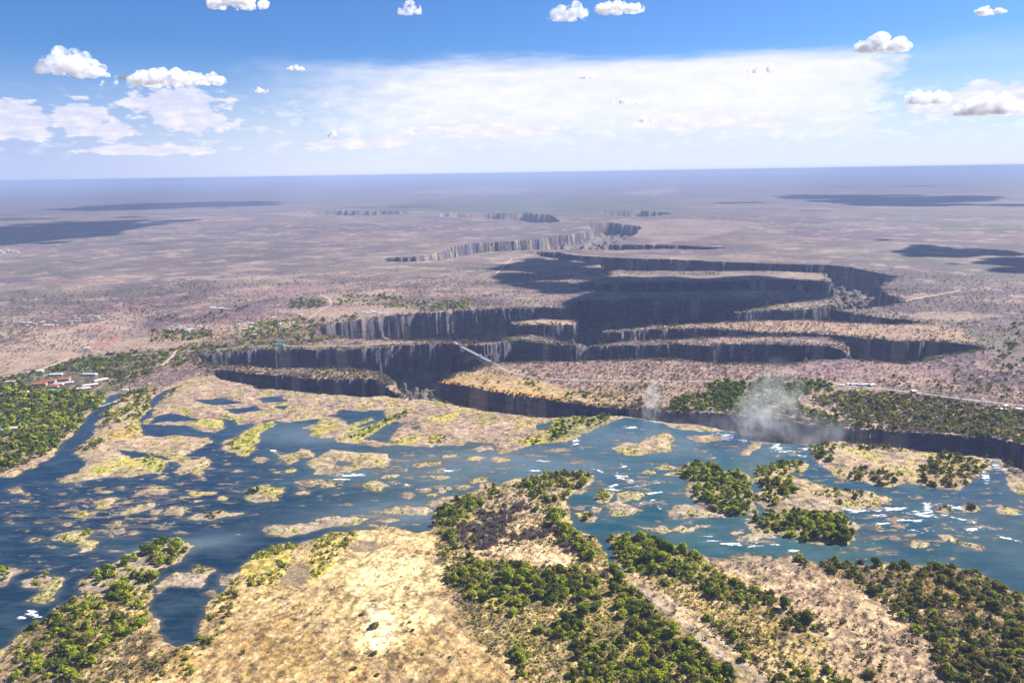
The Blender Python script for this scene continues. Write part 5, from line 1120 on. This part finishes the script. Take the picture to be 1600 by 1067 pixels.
# a white lorry halfway over
def lorry(u, label, v=2.2, flip=0):
    p = mid_ + d / Lb * u; r = bpy.data.objects.new('lorry', None); COL.objects.link(r)
    r.location = (p[0] - d[1] / Lb * v, p[1] + d[0] / Lb * v, zb + .8); r.rotation_euler = (0, 0, ang + flip); tag(r, label, 'lorry')
    MB().box((-1.5, 0, 2.1), (8.5, 2.5, 2.8)).build('cargo_box', M_WHITE, r); cb = MB().box((4.2, 0, 1.6), (2.2, 2.4, 2.2)).build('cab', M_WHITE, r); MB().box((5.32, 0, 2.1), (.08, 2.0, .9)).build('windscreen', M_GLASS, cb)
    for x in (-4.2, -2.8, 4.0):
        for y in (-1.1, 1.1):
            w = MB(); q = [(x + .5 * math.cos(k * PI / 5), y, .5 + .5 * math.sin(k * PI / 5)) for k in range(10)]
            w.poly([(a, b_ - .15, c) for a, b_, c in q] + [(a, b_ + .15, c) for a, b_, c in q], [tuple(range(10)), tuple(range(19, 9, -1))] + [(k, k + 10, (k + 1) % 10 + 10, (k + 1) % 10) for k in range(10)]); w.build('wheel', M_TYRE, r)
lorry(Lb * .02, 'white lorry crossing the arch bridge over the gorge')

# ------------------------------------------------------------------ the weir, the floating boom
A2 = at(155, 635.5); B2 = at(193, 622.5); m_ = MB(); n = 26; dd_ = B2 - A2; pts = []
for i in range(n + 1):
    q = A2 + dd_ * i / n; sag = math.sin(PI * i / n) * 3; pts.append((q[0] + sag * .3, q[1] - sag, .35))
for i in range(n): m_.bar(pts[i], pts[i + 1], .9)
o_ = m_.build('floating_boom', M_WHITE); tag(o_, 'thin white boom stretched across the left river channel', 'boom')
e = bpy.data.objects.new('weir', None); COL.objects.link(e); A3 = at(168, 615); B3 = at(206, 612); c3 = (A3 + B3) / 2; e.location = (c3[0], c3[1], 0); ang3 = math.atan2(*(B3 - A3)[::-1]); e.rotation_euler = (0, 0, ang3); L3 = float(np.hypot(*(B3 - A3)))
tag(e, 'pale concrete intake weir closing the top of the left channel', 'weir')
MB().box((0, 0, 2.2), (L3, 4, 1.0)).build('walkway', M_CONC, e)
for i in range(7): MB().box((-L3 / 2 + 2 + i * (L3 - 4) / 6, 0, .0), (1.6, 5, 3.4)).build('pier', M_CONC, e)
MB().box((L3 * .22, 6, 3.0), (12, 8, 5)).build('gatehouse', M_WHITE, e); MB().box((L3 * .22, 6, 5.8), (13, 9, .5)).build('roof', M_CONC, e)

# ------------------------------------------------------------------ spray
def spray(px, py, rx, ry, h, dens, label, seed):
    p = at(px, py); v, f = ICO3; g = np.random.default_rng(seed)
    vv = v.copy(); 
    for s_, a_ in ((2.1, .16), (4.3, .10)): vv *= (1 + a_ * (vnoise(v[:, 0] * s_ + v[:, 2], v[:, 1] * s_ - v[:, 2] * 1.3, 1.0, seed) * 2 - 1))[:, None]
    vv = vv * np.array([rx, ry, h * .5]); vv[:, 0] += (vv[:, 2] + h / 2) * .25
    mt = bpy.data.materials.new('spray_material'); mt.use_nodes = True; t = mt.node_tree; t.nodes.clear()
    tcn = N(t, 'ShaderNodeTexCoord'); ln = N(t, 'ShaderNodeVectorMath', operation='LENGTH'); mpn = N(t, 'ShaderNodeMapping'); mpn.inputs['Scale'].default_value = (1 / rx, 1 / ry, 2 / h); L(t, tcn.outputs['Object'], mpn.inputs[0]); L(t, mpn.outputs[0], ln.inputs[0])
    nz = noise(t, tcn.outputs['Object'], 3.4 / rx, 5, .6)
    fall = math_(t, 'SUBTRACT', 1.0, sstep(t, ln.outputs['Value'], .15, 1.0)); de = math_(t, 'MULTIPLY', math_(t, 'MULTIPLY', fall, sstep(t, nz, .40, .68)), dens)
    pv = N(t, 'ShaderNodeVolumePrincipled'); pv.inputs['Color'].default_value = (1, 1, 1, 1); L(t, de, pv.inputs['Density']); pv.inputs['Anisotropy'].default_value = .3
    o = N(t, 'ShaderNodeOutputMaterial'); L(t, pv.outputs[0], o.inputs[1])
    ob = add_mesh('spray', vv, f, mt); ob.location = (p[0], p[1], h * .5 - 45); tag(ob, label, 'spray', kind='stuff')
spray(1205, 678, 80, 60, 215, .015, 'thick white spray rising out of the gorge right of centre', 5)
spray(1168, 680, 60, 45, 160, .020, 'thin spray drifting left of the thick plume', 8)
spray(1268, 690, 110, 45, 120, .009, 'faint spray right of the thick plume', 7)
spray(1016, 652, 34, 30, 175, .028, 'slim pale plume of spray at the left end of the falling water', 9)

spray(1090, 664, 120, 35, 90, .006, 'faint spray drifting along the lip between the two plumes', 12)
# ------------------------------------------------------------------ clouds
MC = bpy.data.materials.new('cloud_material'); MC.use_nodes = True; t = MC.node_tree; t.nodes.clear()
mx = N(t, 'ShaderNodeBsdfDiffuse'); mx.inputs[0].default_value = (.93, .93, .95, 1)
o = N(t, 'ShaderNodeOutputMaterial'); L(t, mx.outputs[0], o.inputs[0])
def cloud_volume(size, dens):
    """water-droplet cloud: dense body, fraying to nothing at its rim"""
    mt = bpy.data.materials.new('cloud_vapour_material'); mt.use_nodes = True; t = mt.node_tree; t.nodes.clear()
    pv = N(t, 'ShaderNodeVolumePrincipled'); pv.inputs['Color'].default_value = (1, 1, 1, 1); pv.inputs['Anisotropy'].default_value = 0.0
    tcn = N(t, 'ShaderNodeTexCoord'); nz = noise(t, tcn.outputs['Object'], 2.2 / size, 6, .68)
    L(t, math_(t, 'MULTIPLY', sstep(t, nz, .42, .56), dens), pv.inputs['Density'])
    o = N(t, 'ShaderNodeOutputMaterial'); L(t, pv.outputs[0], o.inputs[1]); pass
    return mt
def n3(v, s, seed):
    return (vnoise(v[:, 0] + v[:, 2] * .7, v[:, 1] - v[:, 2] * .6, s, seed) + vnoise(v[:, 0] - v[:, 1] * .5, v[:, 2] * 1.1 + v[:, 1] * .4, s, seed + 3) - 1)
def cloud(center, rx, ry, rz, seed, label, n=34, group='white clouds over the plain', shade=False):
    g = np.random.default_rng(seed); V, Fc = [], []; k = 0
    for i in range(n):
        a = g.random() * 2 * PI; r = math.sqrt(g.random()) * (.8 if i % 4 else 1.02); cx, cy = r * math.cos(a) * rx, r * math.sin(a) * ry
        hump = (1 - r * r) * (.55 + .6 * vnoise(np.array([cx]), np.array([cy]), rx * .6, seed)[0]); R = min(rx, rz * (9 if shade else 1.5), ry) * (.22 + .30 * g.random() ** 1.5) * (1.15 - .55 * r) * (1 if r < .82 else .55)
        cz = g.random() * max(hump, .1) * rz * 1.1
        v, f = ICO2 if shade else ICO3; q = v * R
        q = q + np.array([cx, cy, cz]); d_ = n3(q, R * .8, seed) * .34 + n3(q, R * .33, seed + 1) * .17 + n3(q, R * .13, seed + 2) * .08
        q = q + v * (R * d_)[:, None]
        q[:, 2] = np.where(q[:, 2] < 0, q[:, 2] * .25, q[:, 2])
        if shade: q[:, 2] *= .35
        V.append(q); Fc.append(f + k); k += len(v)
    ob = add_mesh('cloud', np.concatenate(V), np.concatenate(Fc), MC if shade else cloud_volume(rz, 3.4 / rz), smooth=True); ob.location = center
    if not shade:
        rm = ob.modifiers.new('remesh', 'REMESH'); rm.mode = 'VOXEL'; rm.voxel_size = rz / 26; rm.use_smooth_shade = True
    tag(ob, label, 'cloud', group); return ob
def skypos(px, py, dist):
    r_ = ray(px, py); r_ = r_ / np.hypot(r_[0], r_[1]); return np.array([0, 0, CAM_H]) + r_ * dist
CL = [(100,92,42,22,'big ragged cumulus at upper left',40),(138,108,30,12,'lower right lobe drifting off the big upper left cumulus',20),(163,129,8,5,'tiny puff below the big upper left cumulus',8),(275,121,82,11,'long low cloud right of the big upper left cumulus',40),
      (190,118,14,7,'small puff between the two upper left clouds',10),(375,2,55,9,'flat cloud cut by the top edge at left',30),(641,11,21,12,'compact round cloud near the top left of centre',22),(889,15,33,16,'rounded cumulus near the top right of centre',30),(966,10,42,9,'flat trailing cloud right of the rounded top cumulus',30),
      (1380,68,44,11,'bright two-humped cloud at upper right',34),(1548,16,26,6,'thin small cloud in the top right corner',14),(463,106,15,4,'very small flat puff left of centre',10),(410,141,13,5,'small faint puff below the tiny flat one left of centre',9),
      (1190,106,26,8,'small peaked cloud on the pale sheet right of centre',14),(1545,166,60,12,'broad lumpy cumulus bank at right above the horizon',40),(1450,150,34,12,'pale cumulus left of the right hand bank',22),(520,210,12,4,'tiny white puff low over the left centre horizon',7),
      (1010,186,18,5,'small flat puff low over the right centre horizon',9),(975,158,24,4,'thin streak of cloud low right of centre',10),(915,119,15,4,'small pale puff on the sheet near centre',8)]
# clouds out of frame whose shadows lie on the plain: (shadow in the photo, half width px, half depth px, height)
SH = [(60,362,165,23,3200,'wide cloud whose shadow darkens the plain at far left'),(1560,404,115,34,2800,'cloud whose shadow darkens the plain at far right'),(1440,396,45,6,2700,'small cloud shading the scrub left of the far right shadow'),(270,321,150,6,4900,'long cloud shading the distant plain at left'),
      (1420,312,220,10,5800,'long cloud shading the distant plain at right'),(1290,306,60,3,5800,'narrow cloud shading the distant plain right of centre'),(868,424,105,26,2500,'cloud shading the plateau above the gorges'),(1090,456,250,28,2500,'cloud shading the middle gorges'),(1000,488,150,20,2400,'cloud shading the gorge right of the mesa'),]
SHW = []
for cx, cy, rx, ry, zc, lb in SH:
    c = at(cx, cy); off = np.array([sdir[0], sdir[1]]) / sdir[2] * zc
    SHW.append((c + off, np.hypot(*(at(cx + rx, cy) - c)), np.hypot(*(at(cx, cy - ry) - at(cx, cy + ry))) / 2, zc))
def sunlit(p):
    for c, a, b_, zc in SHW:
        if zc > p[2]:
            q = p[:2] + np.array([sdir[0], sdir[1]]) / sdir[2] * (zc - p[2]) - c
            if (q[0] / (a + 700)) ** 2 + (q[1] / (b_ + 700)) ** 2 < 1: return False
    return True
for i, (cx, cy, rx, ry, lb, n) in enumerate(CL):
    base_ = 15000 if cy < 145 else 26000
    for fct in (1, .85, .72, 1.2, .6, 1.4, .5):
        dist = base_ * fct; p = skypos(cx, cy + ry, dist)
        if sunlit(p): break
    s = dist / FPX
    cloud(p, rx * s, rx * s * .6, ry * s * 1.5, 40 + i, lb, int(n * 1.8))
for i, (cx, cy, rx, ry, zc, lb) in enumerate(SH):
    c = at(cx, cy); a = np.hypot(*(at(cx + rx, cy) - c)); b_ = np.hypot(*(at(cx, cy - ry) - at(cx, cy + ry))) / 2
    off = np.array([sdir[0], sdir[1]]) / sdir[2] * zc
    cloud((c[0] + off[0], c[1] + off[1], zc), a, b_, min(a, b_, 500) * .4, 90 + i, lb, int(np.clip(26 * a / b_, 40, 220)), group='clouds above the frame', shade=True)
print('clouds done')
